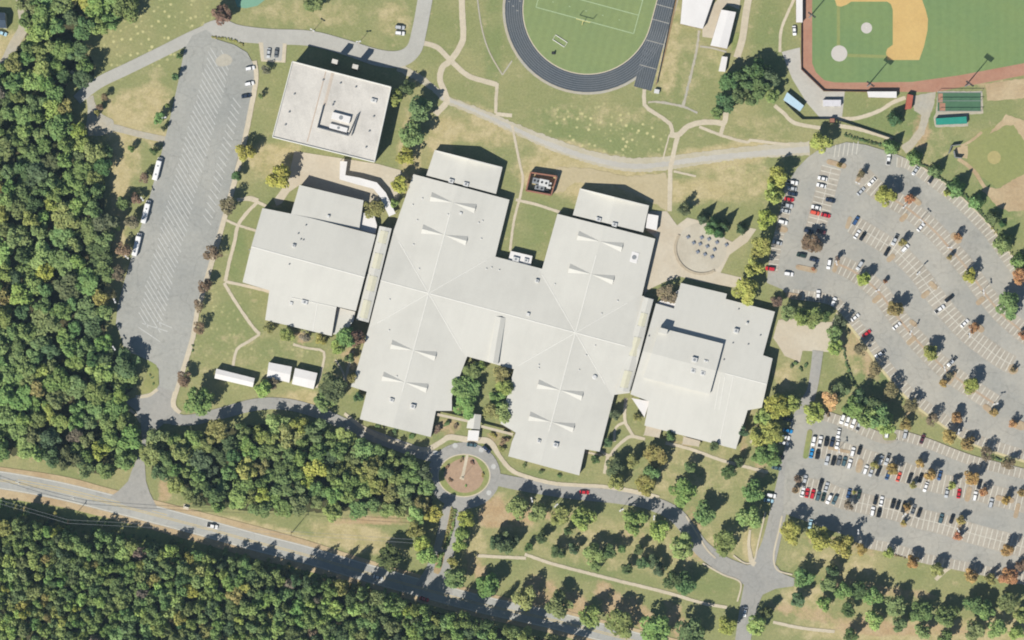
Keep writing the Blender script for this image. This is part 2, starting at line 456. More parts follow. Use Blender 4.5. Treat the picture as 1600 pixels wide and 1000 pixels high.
for b in [(0, 205, 175, 60, 36, .75, -30), (0, 250, 150, 20, 50, .3), (0, 480, 22, 90, 22, .45), (0, 615, 30, 26, 30, .6), (0, 745, 205, 70, 20, .7, 15), (0, 950, 285, 110, 34, .95, 6),
          (0, 850, 268, 46, 30, .75), (0, 1150, 285, 70, 30, .6), (0, 1075, 300, 60, 20, .5), (0, 690, 215, 24, 30, .7), (0, 640, 245, 18, 60, .9), (0, 430, 250, 44, 28, .85), (0, 1130, 245, 60, 12, .6),
          (0, 560, 840, 80, 22, .75, 12), (0, 300, 806, 60, 10, 1, 14), (0, 420, 828, 90, 8, .9, 14), (0, 800, 800, 60, 30, .6), (0, 1000, 850, 160, 40, .5), (0, 1260, 940, 40, 30, .7),
          (0, 1300, 880, 70, 28, .5, 10), (0, 1400, 985, 160, 20, .9), (0, 1560, 985, 60, 30, .8), (0, 740, 860, 20, 40, .6), (0, 195, 240, 24, 60, .7), (0, 185, 330, 14, 90, .8), (0, 245, 215, 20, 14, .8),
          (0, 1330, 545, 30, 40, .6), (0, 1230, 590, 20, 24, .6), (0, 1040, 60, 20, 90, .45), (0, 1060, 100, 60, 60, .3), (0, 380, 560, 120, 40, .2), (0, 540, 580, 20, 40, .5), (0, 470, 625, 40, 14, .9),
          (0, 1090, 740, 90, 40, .4), (0, 1170, 850, 10, 30, .7), (0, 930, 180, 100, 18, .3), (0, 1180, 210, 50, 30, .35), (0, 1440, 230, 60, 20, .3), (0, 15, 90, 30, 40, .8),
          (1, 770, 800, 20, 26, .9, 30), (1, 800, 815, 40, 10, .6), (1, 838, 802, 60, 10, .6), (1, 845, 930, 30, 34, .7, -30), (1, 900, 950, 22, 30, .75, -30), (1, 955, 940, 18, 40, .75, -30), (1, 1000, 960, 18, 40, .7, -30), (1, 1060, 975, 18, 40, .7, -30),
          (1, 745, 890, 14, 30, .6, -30), (1, 990, 836, 40, 10, .4), (1, 1080, 820, 18, 30, .6), (1, 1090, 860, 14, 20, .5), (1, 1370, 920, 110, 10, .55, 8), (1, 1320, 850, 70, 12, .5, 8), (1, 1300, 965, 120, 12, .55, 10), (1, 1430, 985, 130, 10, .6),
          (1, 1370, 975, 20, 20, .5), (1, 1345, 550, 20, 60, .5, -35), (1, 1420, 640, 50, 20, .35, 30), (1, 700, 668, 20, 14, .6), (1, 775, 685, 22, 12, .5, 10), (1, 470, 528, 20, 8, .6, 10), (1, 547, 560, 16, 22, .5), (1, 256, 765, 10, 24, .7),
          (1, 305, 770, 10, 24, .6, 30), (1, 1190, 700, 14, 60, .5), (1, 1060, 690, 50, 6, .4, 15), (1, 1160, 680, 10, 40, .5), (1, 1440, 205, 14, 30, .7), (1, 1560, 133, 40, 8, .5), (1, 60, 715, 90, 6, .6, 10), (1, 560, 815, 50, 6, .6), (1, 610, 812, 50, 10, .5),
          (2, 930, 205, 100, 36, .55, 10), (2, 840, 356, 36, 42, .5), (2, 372, 405, 16, 44, .8), (2, 1355, 585, 40, 36, .8, 40), (2, 1410, 190, 70, 24, .7), (2, 1500, 260, 40, 70, .7, -40), (2, 1560, 340, 30, 40, .7, -40), (2, 1200, 90, 26, 90, .6), (2, 770, 60, 14, 90, .6),
          (2, 620, 60, 16, 30, .3), (2, 360, 510, 40, 50, .35), (2, 440, 545, 40, 20, .4), (2, 600, 830, 60, 14, .4, 12), (2, 1110, 900, 40, 30, .45), (2, 1100, 760, 60, 24, .3), (2, 1270, 700, 8, 30, .5), (2, 640, 672, 60, 10, .6, 15), (2, 870, 745, 60, 8, .6, 10), (2, 1040, 735, 60, 20, .35),
          (0, 760, 182, 60, 12, .6, 24), (0, 900, 238, 80, 16, .7, 14), (0, 1120, 244, 120, 18, .7, -6), (0, 60, 60, 1, 1, 0), (2, 900, 890, 120, 16, .4, 10), (2, 1480, 170, 60, 20, .4),
          (3, 240, 55, 90, 46, 1, -28), (3, 950, 205, 100, 34, 1, 10), (3, 345, 510, 46, 60, .45), (3, 1180, 262, 70, 24, .4), (3, 440, 550, 60, 20, .35)]:
    blob(*b)
nx_, ny_ = len(xs), len(ys)
gv = np.stack([(GX - 800) * S, (500 - GY) * S, np.zeros_like(GX)], -1).reshape(-1, 3)
ii, jj = np.meshgrid(np.arange(nx_ - 1), np.arange(ny_ - 1))
a_ = (jj * nx_ + ii).ravel()
gq = np.stack([a_ + nx_, a_ + nx_ + 1, a_ + 1, a_], -1)
gme = np_mesh('ground', gv, gq)
ga = gme.color_attributes.new('zone', 'FLOAT_COLOR', 'POINT')
ga.data.foreach_set('color', zone.reshape(-1).astype(np.float32))
m, nt, bs = new_mat('mixed_grass')
p = pos(nt)
at = nt.nodes.new('ShaderNodeVertexColor'); at.layer_name = 'zone'
sep = nt.nodes.new('ShaderNodeSeparateColor'); nt.links.new(at.outputs[0], sep.inputs[0])
def addv(nt, a, b, op='ADD', clamp=False):
    n = nt.nodes.new('ShaderNodeMath'); n.operation = op; n.use_clamp = clamp
    for i, v in enumerate((a, b)):
        if hasattr(v, 'links'): nt.links.new(v, n.inputs[i])
        else: n.inputs[i].default_value = v
    return n.outputs[0]
nb = noise(nt, 0.03, 5, 0.62, p)
nm = noise(nt, 0.16, 4, 0.65, p)
nf = noise(nt, 0.9, 3, 0.7, p)
grass = mixc(nt, ramp(nt, nb, 0.38, 0.66), col((148, 154, 103)), col((166, 164, 116)))
lush = mixc(nt, ramp(nt, nm, 0.35, 0.65), col((122, 144, 90)), col((138, 149, 96)))
lf = addv(nt, sep.outputs[2], ramp(nt, nm, 0.3, 0.7, -0.25, 0.25), 'ADD', True)
c = mixc(nt, lf, grass, lush)
dry = mixc(nt, ramp(nt, nm, 0.35, 0.65), col((190, 176, 128)), col((204, 190, 148)))
df = addv(nt, ramp(nt, addv(nt, sep.outputs[0], ramp(nt, nm, 0.3, 0.7, -0.4, 0.4), 'ADD'), 0.15, 0.85), ramp(nt, nb, 0.5, 0.72, 0, 0.3), 'ADD', True)
c = mixc(nt, df, c, dry)
clay = mixc(nt, ramp(nt, nm, 0.35, 0.65), col((188, 160, 122)), col((200, 178, 142)))
cf = ramp(nt, addv(nt, sep.outputs[1], ramp(nt, nm, 0.3, 0.7, -0.4, 0.35), 'ADD'), 0.25, 0.7)
c = mixc(nt, cf, c, clay)
vo = N(nt, 'ShaderNodeTexVoronoi', Scale=0.36, Randomness=0.75); nt.links.new(p, vo.inputs['Vector'])
sp = addv(nt, ramp(nt, vo.outputs['Distance'], 0.10, 0.26, 1, 0), sep.outputs[0], 'MULTIPLY')
al = at.outputs['Alpha']
spot = addv(nt, ramp(nt, vo.outputs['Distance'], 0.14, 0.36, 1, 0), addv(nt, al, ramp(nt, nm, 0.36, 0.52, 0.45, 1.15), 'MULTIPLY'), 'MULTIPLY', True)
c = mixc(nt, spot, c, col((214, 208, 152)))
c = mixc(nt, 1.0, c, ramp(nt, nf, 0.3, 0.7, 0.84, 1.16), 'MULTIPLY')
nt.links.new(c, bs.inputs['Base Color'])
bs.inputs['Roughness'].default_value = 0.95
bs.inputs['Specular IOR Level'].default_value = 0.1
ground = mesh_obj('ground', gme, None, [m]); ground['kind'] = 'structure'

for poly in (WEST_WOOD, GROVE, SOUTH_WOOD):
    sheet('forest_ground', poly, M_FLOOR, rough=2.0)
sheet('forest_ground', [(-40, 770), (60, 778), (120, 788), (180, 802), (246, 826), (330, 852), (400, 872), (480, 892), (600, 918), (600, 940), (400, 900), (250, 870), (100, 842), (-40, 822)], M_GRASSV, rough=1.5)

# ------------------------------------------------------------------ sports grounds
u_ = (0.966, 0.259); v_ = (-0.259, 0.966)
CX, CY = 918, 15
def tr_pt(r, a):          # a = 0 along +u, 90 along +v
    c, s = math.cos(R(a)), math.sin(R(a))
    return (CX + r * (u_[0] * c + v_[0] * s), CY + r * (u_[1] * c + v_[1] * s))
def tr_up(r, side, k):    # on the straights, k pixels above the bend
    return (CX + side * r * u_[0] - v_[0] * k, CY + side * r * u_[1] - v_[1] * k)
LEN = 250
def oval(r):
    pts = [tr_pt(r, a) for a in range(0, 181, 6)]
    return [tr_up(r, 1, LEN)] + pts + [tr_up(r, -1, LEN)]
sheet('verge_ground', oval(133), M_GRAVEL)
track = sheet('running_track', oval(129), M_TRACK)
sheet('track_straight', [tr_up(101, 1, 0), tr_up(129, 1, 0), tr_up(129, 1, -97), tr_up(101, 1, -97)], M_TRACK)
for k in range(1, 8):
    r = 101 + 28 * k / 8
    ribbon('lane_line', oval(r), 0.46, M_GREYM, track, smooth=0)
segs = []
for k in range(0, 9):
    r = 101 + 28 * k / 8
    a, b = tr_up(r, 1, 4), tr_up(r, 1, -96)
    segs.append((*a, *b))
cross = []
for k in (-22, -62, 12, 36, 60, -4):
    a, b = tr_up(101, 1, k), tr_up(129, 1, k)
    if k in (-62, -22, 12, 36): cross.append((*a, *b))
for k in range(0, 40, 4):
    a, b = tr_up(104 + (k % 3) * 8, -1, k * 1.3 - 30), tr_up(107 + (k % 3) * 8, -1, k * 1.3 - 30)
    cross.append((*a, *b))
lines_mesh('lane_marking', segs, 0.12, M_GREYM, track)
lines_mesh('start_marking', cross, 0.4, mat('worn_track_paint', (176, 174, 166), 0.15), track)
ribbon('track_kerb', oval(101), 1.6, M_CONC, track, smooth=0)
field = sheet('football_field', oval(100.3), M_TURF)
def fp(x, y): return (800 + x / 4, y / 4)
segs = [(*fp(150, 45), *fp(760, 210)), (*fp(760, 210), *fp(850, -120)), (*fp(150, 45), *fp(240, -290)), (*fp(180, -70), *fp(790, 95)), (*fp(205, -165), *fp(815, 0))]
for j in range(5):
    t = 0.15 + j * 0.17
    a = (fp(150, 45)[0] * (1 - t) + fp(760, 210)[0] * t, fp(150, 45)[1] * (1 - t) + fp(760, 210)[1] * t)
    b = (fp(180, -70)[0] * (1 - t) + fp(790, 95)[0] * t, fp(180, -70)[1] * (1 - t) + fp(790, 95)[1] * t)
    m_ = ((a[0] + b[0]) / 2, (a[1] + b[1]) / 2)
    segs.append((m_[0] - 1, m_[1] - .3, m_[0] + 1, m_[1] + .3))
M_FLINE = mat('field_chalk', (186, 206, 166), 0.1)
lines_mesh('field_line', segs, 0.35, M_FLINE, field)

# baseball park
def q4(pts, ox=1200, oy=0): return [(ox + a / 4, oy + b / 4) for a, b in pts]
sheet('warning_track', q4([(212, -200), (212, 430), (350, 566), (620, 572), (1050, 576), (1200, 546), (1700, 452), (1700, -200)]), M_CLAY)
park = sheet('ball_field', q4([(276, -200), (276, 395), (300, 452), (350, 500), (410, 514), (480, 516), (900, 512), (1200, 470), (1700, 376), (1700, -200)]), M_TURFB)
sheet('infield_dirt', q4([(960, -10), (985, 60), (1000, 120), (997, 190), (975, 290), (945, 375), (745, 375), (738, 330), (745, 305), (780, 280), (780, 60), (768, 26), (745, 10), (520, 10), (490, 30), (455, 42), (430, 36), (415, -10)]), M_SAND, park)
lines_mesh('base_path', [(*fp(1640 + 440 - 480, 0), *fp(1640, 0))] if 0 else [(1310, 10, 1310, 72), (1324, 86.5, 1386, 88.5)], 1.6, mat('worn_turf', (152, 160, 100), 0.1), park)
def disc(name, x, y, r, m, parent=None, n=28):
    return sheet(name, [(x + r * math.cos(2 * math.pi * i / n), y + r * math.sin(2 * math.pi * i / n)) for i in range(n)], m, parent)
disc('home_plate_circle', 1311.3, 83.5, 12.6, M_CHALK, park)
disc('pitcher_mound', 1354, 43.7, 8.6, M_CHALK, park)
disc('pitcher_plate', 1354, 43.7, 1.2, M_LINE, park)
sheet('plaza_pavement', q4([(85, 325), (200, 296), (208, 435), (348, 572), (480, 572), (462, 742), (330, 742), (240, 640), (150, 490)]), M_PLAZAG, label='pale concrete plaza behind home plate')
ribbon('path', q4([(165, -10), (120, 90), (82, 190), (74, 325)]), 4.5, M_CONC)
ribbon('path', q4([(40, 660), (100, 710), (170, 770), (330, 800)]), 6, M_CONC)
ribbon('path', q4([(440, 742), (560, 738), (700, 690), (780, 640), (860, 610)]), 6, M_CONC)
ribbon('path', q4([(445, 785), (600, 815), (780, 870)]), 6, M_CONC)
sheet('dirt_yard', q4([(905, 600), (1050, 575), (1040, 640), (1000, 760), (975, 840), (905, 925), (860, 960), (830, 915), (880, 880), (940, 800), (960, 720), (915, 690)]), M_GRAVEL, rough=0.6)
sheet('bullpen_dirt', q4([(1360, 525), (1540, 498), (1700, 480), (1700, 600), (1600, 612), (1520, 622), (1370, 632)]), M_DIRT, rough=0.8)
sheet('dirt_yard', q4([(1060, 570), (1340, 570), (1345, 710), (1250, 715), (1250, 790), (1045, 795), (1035, 730), (1050, 700)]), M_GRAVEL, rough=0.6)
# softball field in the corner
def t2(x, y): return (1380 + x / 7.27, 220 + y / 7.27)
soft = sheet('softball_field', [t2(900, 40), t2(1150, -140), t2(1500, -220), t2(1700, -60), t2(1700, 330), t2(1300, 540), t2(1080, 380), t2(960, 240), t2(930, 120)], mat('softball_grass', (150, 156, 98), 0.1, alt=(164, 162, 106)), rough=0.8)
sheet('softball_dirt', [t2(1700, 320), t2(1500, 430), t2(1300, 545), t2(1180, 520), t2(1120, 560), t2(1200, 640), t2(1290, 740), t2(1420, 800), t2(1560, 800), t2(1700, 760)], M_DIRT, rough=1.0)
sheet('softball_dirt', [t2(1180, -60), t2(1380, -170), t2(1480, -180), t2(1560, -60), t2(1700, 130), t2(1700, -200), t2(1400, -300)], M_DIRT, rough=0.8)
disc('pitcher_circle', *t2(1260, 190), 10.5, mat('worn_softball', (186, 174, 118), 0.1), soft)
sheet('home_dirt', [t2(810, 90), t2(900, 60), t2(960, 50), t2(965, 150), t2(950, 200), t2(850, 190), t2(820, 160)], M_DIRT, soft, rough=0.5)
ribbon('path', [t2(850, 205), t2(960, 280), t2(1060, 380), t2(1120, 480), t2(1200, 600)], 6, M_DIRT)
ribbon('path', [t2(880, 60), t2(1000, 0), t2(1120, -100)], 4, M_DIRT)

# ------------------------------------------------------------------ top left corner
sheet('tennis_court', [(360, -20), (440, -20), (402, 9), (384, 13), (371, 11)], M_COURT)
ribbon('dirt_lane', [(28, -20, 14), (34, 14, 14), (37, 42, 16), (20, 72, 15), (6, 100, 15), (-20, 130, 14)], 14, M_GRAVEL)
sheet('dirt_yard', [(148, 160), (158, 178), (178, 188), (176, 206), (160, 212), (138, 212), (136, 196), (140, 178)], M_GRAVEL, rough=0.8)
ribbon('gravel_track', [(140, 150, 12), (143, 172, 12), (140, 200, 12)], 12, M_GRAVEL)
ribbon('gravel_track', [(150, 198, 12), (180, 200, 11), (215, 209, 10), (262, 219, 10)], 10, M_GRAVEL)
ribbon('gravel_track', [(110, 112, 8), (124, 124, 8), (136, 134, 8)], 8, M_GRAVEL)

# ------------------------------------------------------------------ gravel service road and paths north of the school
ribbon('gravel_road', [(622, 104, 14), (668, 130, 10), (700, 156, 12), (740, 172, 13), (790, 194, 15), (850, 220, 18), (925, 246, 20), (1000, 258, 22), (1090, 248, 20), (1170, 238, 19), (1265, 232, 22)], 14, mat('dusty_gravel', (206, 198, 178), 0.06, big=0.08, alt=(194, 185, 156), altamt=0.8), jit=1.2)
ribbon('gravel_road', [(690, 152, 5), (740, 172, 5), (790, 195, 6), (850, 222, 7), (925, 248, 8), (1000, 260, 8), (1100, 248, 8), (1265, 233, 10)], 9, mat('worn_gravel', (204, 200, 190), 0.05, big=0.07, alt=(194, 190, 180), altamt=0.9), jit=0.9)
sheet('dirt_yard', [(870, 262), (920, 262), (980, 276), (1040, 270), (1048, 300), (1042, 330), (1030, 322), (1010, 312), (960, 290), (900, 284), (880, 300), (866, 300)], mat('packed_earth', (204, 190, 156), 0.08, big=0.06, alt=(190, 176, 138), altamt=0.7), rough=1.5)
def q3(pts): return [(800 + a / 4, b / 4) for a, b in pts]
def q2(pts): return [(400 + a / 4, b / 4) for a, b in pts]
ribbon('path', q2([(1285, -20), (1290, 100), (1295, 230), (1270, 300), (1215, 380), (1165, 420), (1150, 500), (1180, 580), (1190, 640), (1120, 715)]), 9.5, M_CONC)
ribbon('path', q2([(1045, 268), (1130, 295), (1205, 365), (1260, 420), (1330, 475), (1420, 505), (1506, 528)]), 8, M_CONC)
ribbon('path', q2([(1508, 520), (1500, 620), (1498, 708)]), 5, M_CONC, smooth=0)
ribbon('path', q2([(1498, 712), (1600, 722)]), 6, M_CONC, smooth=0)
ribbon('path', q3([(828, 558), (828, 655), (890, 705), (990, 775), (1002, 845)]), 6, M_CONC, smooth=2)
ribbon('path', q3([(985, 840), (1040, 842), (1100, 790), (1180, 766), (1260, 764), (1325, 766), (1338, 700)]), 8.5, M_CONC)
ribbon('path', q3([(1040, 838), (1018, 920), (1000, 1010), (990, 1060), (985, 1320)]), 7, M_CONC)
ribbon('path', q3([(1325, 768), (1304, 842)]), 6, M_CONC, smooth=0)
ribbon('path', q3([(1170, 792), (1320, 850), (1470, 890), (1490, 876), (1620, 892), (1740, 905)]), 4.5, M_CONC, smooth=2)
ribbon('path', q3([(985, 840), (960, 930), (942, 1000)]), 2.2, M_CONC, smooth=0)
ribbon('path', q3([(1010, 1070), (1150, 1102)]), 3.5, M_CONC, smooth=0)
ribbon('path', [(800, 195), (806, 225), (812, 255), (817, 280), (812, 310), (803, 345), (797, 392)], 4, M_CONC)
ribbon('path', [(806, 312), (840, 320), (876, 332)], 4.5, M_CONC, smooth=0)
ribbon('dirt_path', q3([(1170, 190), (1150, 330), (1110, 500), (1070, 660)]), 4, M_GRAVEL, jit=.7)
ribbon('dirt_path', q3([(850, 640), (930, 638), (1070, 668), (1160, 705)]), 3.5, M_GRAVEL, jit=.7)
ribbon('dirt_path', q3([(1175, 290), (1250, 300), (1340, 325)]), 3, M_GRAVEL)
ribbon('fence_path', q3([(1030, -20), (1000, 130), (950, 350), (900, 530)]), 2.2, mat('fence_dirt', (166, 140, 104), 0.1))
ribbon('dirt_path', [(745, -10), (752, 40), (764, 80), (785, 117)], 2.2, M_GRAVEL)
ribbon('dirt_path', [(785, 117), (800, 95)], 2.2, M_GRAVEL, smooth=0)
sheet('plaza_pavement', q3([(1300, -20), (1430, -20), (1420, 60), (1350, 30), (1310, 60), (1260, 240), (1190, 230), (1190, 170), (1230, 60)]), M_PLAZA, label='pale concrete apron between the stadium roofs')
ribbon('dirt_road', q3([(1480, -20), (1460, 100), (1440, 240), (1405, 360)]), 11, M_CONC)
sheet('grass_strip', q3([(1395, 205), (1425, 205), (1400, 300), (1375, 320), (1370, 280)]), M_GRASSV)

# ------------------------------------------------------------------ patio and plazas round the school
sheet('plaza_pavement', [(460, 236), (590, 256), (626, 266), (634, 282), (622, 312), (612, 320), (600, 300), (590, 318), (570, 314), (470, 288), (452, 300), (440, 318), (432, 322), (428, 312), (450, 282)], M_PLAZA, label='beige concrete court below the square hall')
sheet('plaza_pavement', [(1012, 330), (1042, 330), (1058, 352), (1074, 340), (1098, 346), (1120, 366), (1144, 378), (1172, 356), (1182, 358), (1168, 378), (1140, 398), (1126, 426), (1160, 434), (1164, 452), (1140, 448), (1096, 440), (1062, 432), (1040, 440), (1014, 452), (1006, 462), (1008, 440), (1026, 372), (1010, 360)],
      M_PLAZA, label='beige concrete terrace round the patio tables')
pat = disc('patio', 1096, 388, 40, mat('patio_paving', (210, 202, 184), 0.06, big=0.1, alt=(190, 180, 160), altamt=0.7))
pw = [(1096 + 41 * math.cos(R(a)), 388 + 40 * math.sin(R(a))) for a in range(60, 216, 8)]
kerb(pw, 4, 0.4, mat('patio_wall_stone', (196, 182, 158), 0.1), pat, smooth=0, name='seat_wall')
sheet('plaza_pavement', [(1216, 500), (1236, 497), (1262, 504), (1300, 503), (1312, 480), (1322, 480), (1302, 520), (1296, 550), (1254, 548), (1250, 566), (1226, 556), (1214, 536), (1208, 528)], M_PLAZA, label='pale concrete court beside the big car park')
ribbon('path', [(1305, 505), (1312, 492), (1318, 478)], 9, M_PLAZA, smooth=0)
# concrete walks on the west lawn
for pts, w in (([(346, 340), (366, 350), (378, 354)], 4), ([(402, 316), (388, 330), (372, 352), (366, 380), (358, 410), (352, 440)], 5.5), ([(372, 352), (404, 362)], 4), ([(370, 312), (392, 312), (416, 322)], 5),
               ([(352, 440), (382, 446), (422, 456)], 4.5), ([(350, 442), (372, 478), (396, 512), (406, 522)], 5), ([(406, 522), (388, 534), (370, 546), (364, 572)], 4.5),
               ([(458, 538), (480, 544), (506, 550), (502, 580), (494, 606)], 4), ([(524, 562), (536, 582), (540, 600)], 3), ([(552, 548), (544, 575), (540, 600)], 4),
               ([(374, 314), (388, 308), (404, 312)], 4),
               ([(938, 704), (952, 712), (962, 700), (975, 688), (986, 682), (1008, 686)], 5), ([(978, 622), (976, 655), (984, 672), (990, 682)], 5), ([(976, 660), (962, 668), (960, 690)], 4), ([(950, 712), (944, 740)], 5),
               ([(1040, 692), (1080, 702), (1130, 720), (1200, 738)], 5), ([(1185, 680), (1172, 692)], 4), ([(914, 706), (940, 712)], 3)):
    ribbon('path', pts, w, M_CONC, smooth=3)
ribbon('path', [(820, 870 - 4), (860, 880), (905, 892), (960, 906), (1010, 918), (1056, 930), (1100, 943), (1136, 949)], 5, M_CONC)
ribbon('path', [(745, 868), (775, 870), (822, 872)], 5, M_CONC, smooth=0)
ribbon('path', [(1208, 972), (1250, 981), (1304, 987)], 5, M_CONC)
ribbon('path', [(1462, 906), (1476, 892), (1486, 886)], 6, M_CONC, smooth=0)

# ------------------------------------------------------------------ roads
ribbon('verge_ground', [(-60, 746, 48), (85, 766, 48), (160, 784, 46), (245, 806, 46), (335, 830, 48), (400, 848, 50), (478, 868, 46), (570, 895, 42), (680, 926, 42), (760, 947, 40), (848, 966, 40), (960, 994, 40), (1060, 1020, 40)], 40, M_DIRT)
hw = [(-60, 744), (0, 750), (85, 765), (160, 783), (245, 805), (335, 829), (400, 847), (478, 867), (570, 894), (680, 925), (760, 946), (848, 965), (960, 993), (1060, 1020)]
hwy = ribbon('highway', hw, 28, M_HWY, label='two-way highway with a double yellow line')
hs = catmull(hw, 6)
for dd, mm, w in ((12.6, M_LINE, 0.35), (-12.6, M_LINEF, 0.35), (1.0, M_YELLOW, 0.3), (-1.4, M_YELLOW, 0.3)):
    ribbon('lane_line', offs(hs, dd), w / S, mm, hwy, smooth=0)
ribbon('lane_line', offs(hs[8:26], 4.8), 0.9, M_YELLOW, hwy, smooth=0)
for (x, y) in ((28, 754), (114, 778), (416, 857)):
    lines_mesh('turn_arrow', [(x - 4, y - 1.2, x + 3, y + 0.7), (x + 3, y + .7, x - 0.5, y - 2.2), (x + 3, y + .7, x, y + 2.6)], 0.45, M_LINE, hwy)
# entrance drive west
sheet('driveway', [(214, 620), (246, 600), (272, 610), (268, 632), (278, 646), (300, 652), (300, 664), (256, 662), (244, 672), (232, 690), (226, 720), (228, 752), (234, 770), (246, 794), (234, 800), (200, 792), (172, 776), (184, 768), (200, 752), (206, 735), (216, 712), (222, 690), (220, 660), (212, 642), (200, 632), (196, 626)], M_ASPHD)
ribbon('drive_road', [(268, 656, 16), (300, 656, 17), (345, 646, 18), (400, 632, 19), (450, 632, 18), (500, 646, 18), (560, 672, 18), (620, 695, 18), (664, 710, 18), (700, 716, 16)], 18, M_ASPHD)
# roundabout
n = 40
def ell(rx, ry, cx=725, cy=743): return [(cx + rx * math.cos(2 * math.pi * i / n), cy + ry * math.sin(2 * math.pi * i / n)) for i in range(n)]
ribbon('drive_road', [(750, 742, 18), (790, 752, 20), (845, 762, 21), (900, 770, 21), (960, 776, 21), (1010, 784, 22), (1052, 802, 24), (1076, 828, 24), (1096, 856, 26), (1130, 882, 26), (1176, 902, 30)], 20, M_ASPHD)
ribbon('path', [(538, 646, 5), (556, 660, 6), (580, 676, 7), (612, 690, 7), (650, 700, 7), (668, 702, 8), (690, 690, 8), (702, 683, 9), (718, 685, 9), (736, 688, 10), (764, 690, 10), (780, 712, 7), (796, 732, 7), (820, 744, 6), (870, 756, 6), (940, 760, 6), (990, 768, 7), (1030, 778, 7)], 6, M_CONC, smooth=4)
rb = sheet('roundabout', ell(57, 52), M_ASPHD)
sheet('roundabout_apron', ell(41.5, 34), M_CONC, rb)
sheet('roundabout_lawn', ell(39.6, 32.3), M_GRASSV, rb)
sheet('mulch_bed', catmull([(694, 744), (700, 728), (718, 717), (738, 714), (748, 726), (756, 744), (748, 762), (728, 770), (708, 764)], 5, True), M_MULCHP, rb)
ribbon('flag_path', [(730, 711, 4.5), (726, 730, 4.5), (723, 744, 5), (721, 749, 8)], 5, M_CONC, rb, smooth=0)
for x, y in ((711, 696), (681, 708), (771, 729), (752, 703), (764, 770)):
    disc('pale_patch', x, y, 4, mat('pale_paint_patch', (208, 208, 204), 0.08), rb, 12)
# boulevard between roundabout and highway
ribbon('drive_road', [(716, 780, 34), (708, 800, 34), (700, 835, 34), (692, 866, 34), (686, 890, 40), (678, 922, 60)], 34, M_ASPHD)
bl = ribbon('median', [(709, 794, 10), (703, 825, 10), (694, 857, 9)], 10, M_MULCH, label='long planted median of the entrance drive')
ribbon('median', [(690, 864, 11), (684, 888, 11), (681, 896, 8)], 10, M_MULCH, label='short planted median tip by the highway')
# north service road
ribbon('service_road', [(322, 50, 26), (345, 44, 28), (372, 52, 26), (420, 57, 24), (485, 60, 24), (540, 74, 24), (590, 90, 26), (624, 92, 26), (646, 78, 24), (655, 48, 23), (664, 0, 23), (668, -30, 23)], 22, M_ASPHL)
ribbon('service_road', [(346, 40, 22), (300, 58, 19), (255, 80, 18), (200, 107, 18), (160, 126, 18), (136, 142, 18), (120, 156, 16)], 18, M_ASPHL)
sheet('parking_bay', [(404, 66), (448, 68), (446, 98), (408, 96)], M_CONC)
sheet('parking_bay', [(411, 66), (442, 68), (440, 95), (413, 93)], M_ASPHL)
# bus lot
BUS_W = [(288, 78), (278, 130), (262, 200), (252, 240), (240, 285), (226, 335), (206, 400), (194, 440), (184, 476), (181, 505), (190, 530), (194, 548), (212, 554), (238, 566), (248, 576), (249, 604)]
BUS_E = [(272, 612), (284, 572), (298, 526), (304, 488), (316, 446), (332, 392), (348, 336), (366, 270), (380, 210), (390, 160), (397, 122), (396, 100), (386, 82), (366, 70), (340, 62), (322, 46), (300, 56)]
ribbon('path', [(397, 95, 8), (400, 122, 8), (393, 165, 8), (383, 215, 8), (369, 274, 8), (351, 338, 9), (335, 394, 9), (319, 448, 9), (307, 490, 8), (301, 528, 8), (287, 574, 8), (274, 614, 8), (271, 634, 8), (282, 645, 6)], 8, M_CONC, smooth=3)
BUS = BUS_W + BUS_E
bus_lot = sheet('bus_lot', BUS, M_ASPHB, label='large asphalt bus lot with slanted bays')
segs = []
axis = catmull([(344, 88), (322, 170), (300, 250), (276, 340), (252, 430), (232, 510)], 8)
for p_ in resample(axis, 8.6):
    for s_ in (-1, 1):
        cx_, cy_ = p_[0] + s_ * 9, p_[1] + s_ * 3
        k1, k2 = random.uniform(.75, 1), random.uniform(.75, 1)
        segs.append((cx_ - 8 * k1, cy_ - 13 * k1, cx_ + 8 * k2, cy_ + 13 * k2))
for p_ in resample([(368, 160), (352, 225), (336, 290), (320, 350)], 10.5):
    segs.append((p_[0] - 4, p_[1] - 7, p_[0] + 8, p_[1] + 8))
segs += [(216, 511, 250, 534), (222, 505, 262, 518), (245, 502, 268, 512)]
M_BUSLINE = mat('faded_bay_paint', (216, 217, 213), 0.1, fine=0.6)
lines_mesh('bay_marking', segs, 0.32, M_BUSLINE, bus_lot)
sheet('pale_stain', [(338, 92), (350, 84), (362, 90), (360, 100), (346, 104), (338, 100)], mat('pale_sand_stain', (196, 190, 174), 0.08), bus_lot, smooth=4)
sheet('grass_island', [(230, 562), (244, 570), (248, 580), (248, 602), (242, 612), (226, 616), (212, 618), (224, 600), (230, 584)], M_GRASSV)
ribbon('path', [(212, 620), (232, 618), (246, 608)], 5, M_CONC)
ribbon('path', [(203, 640), (212, 648), (220, 660)], 4, M_CONC)
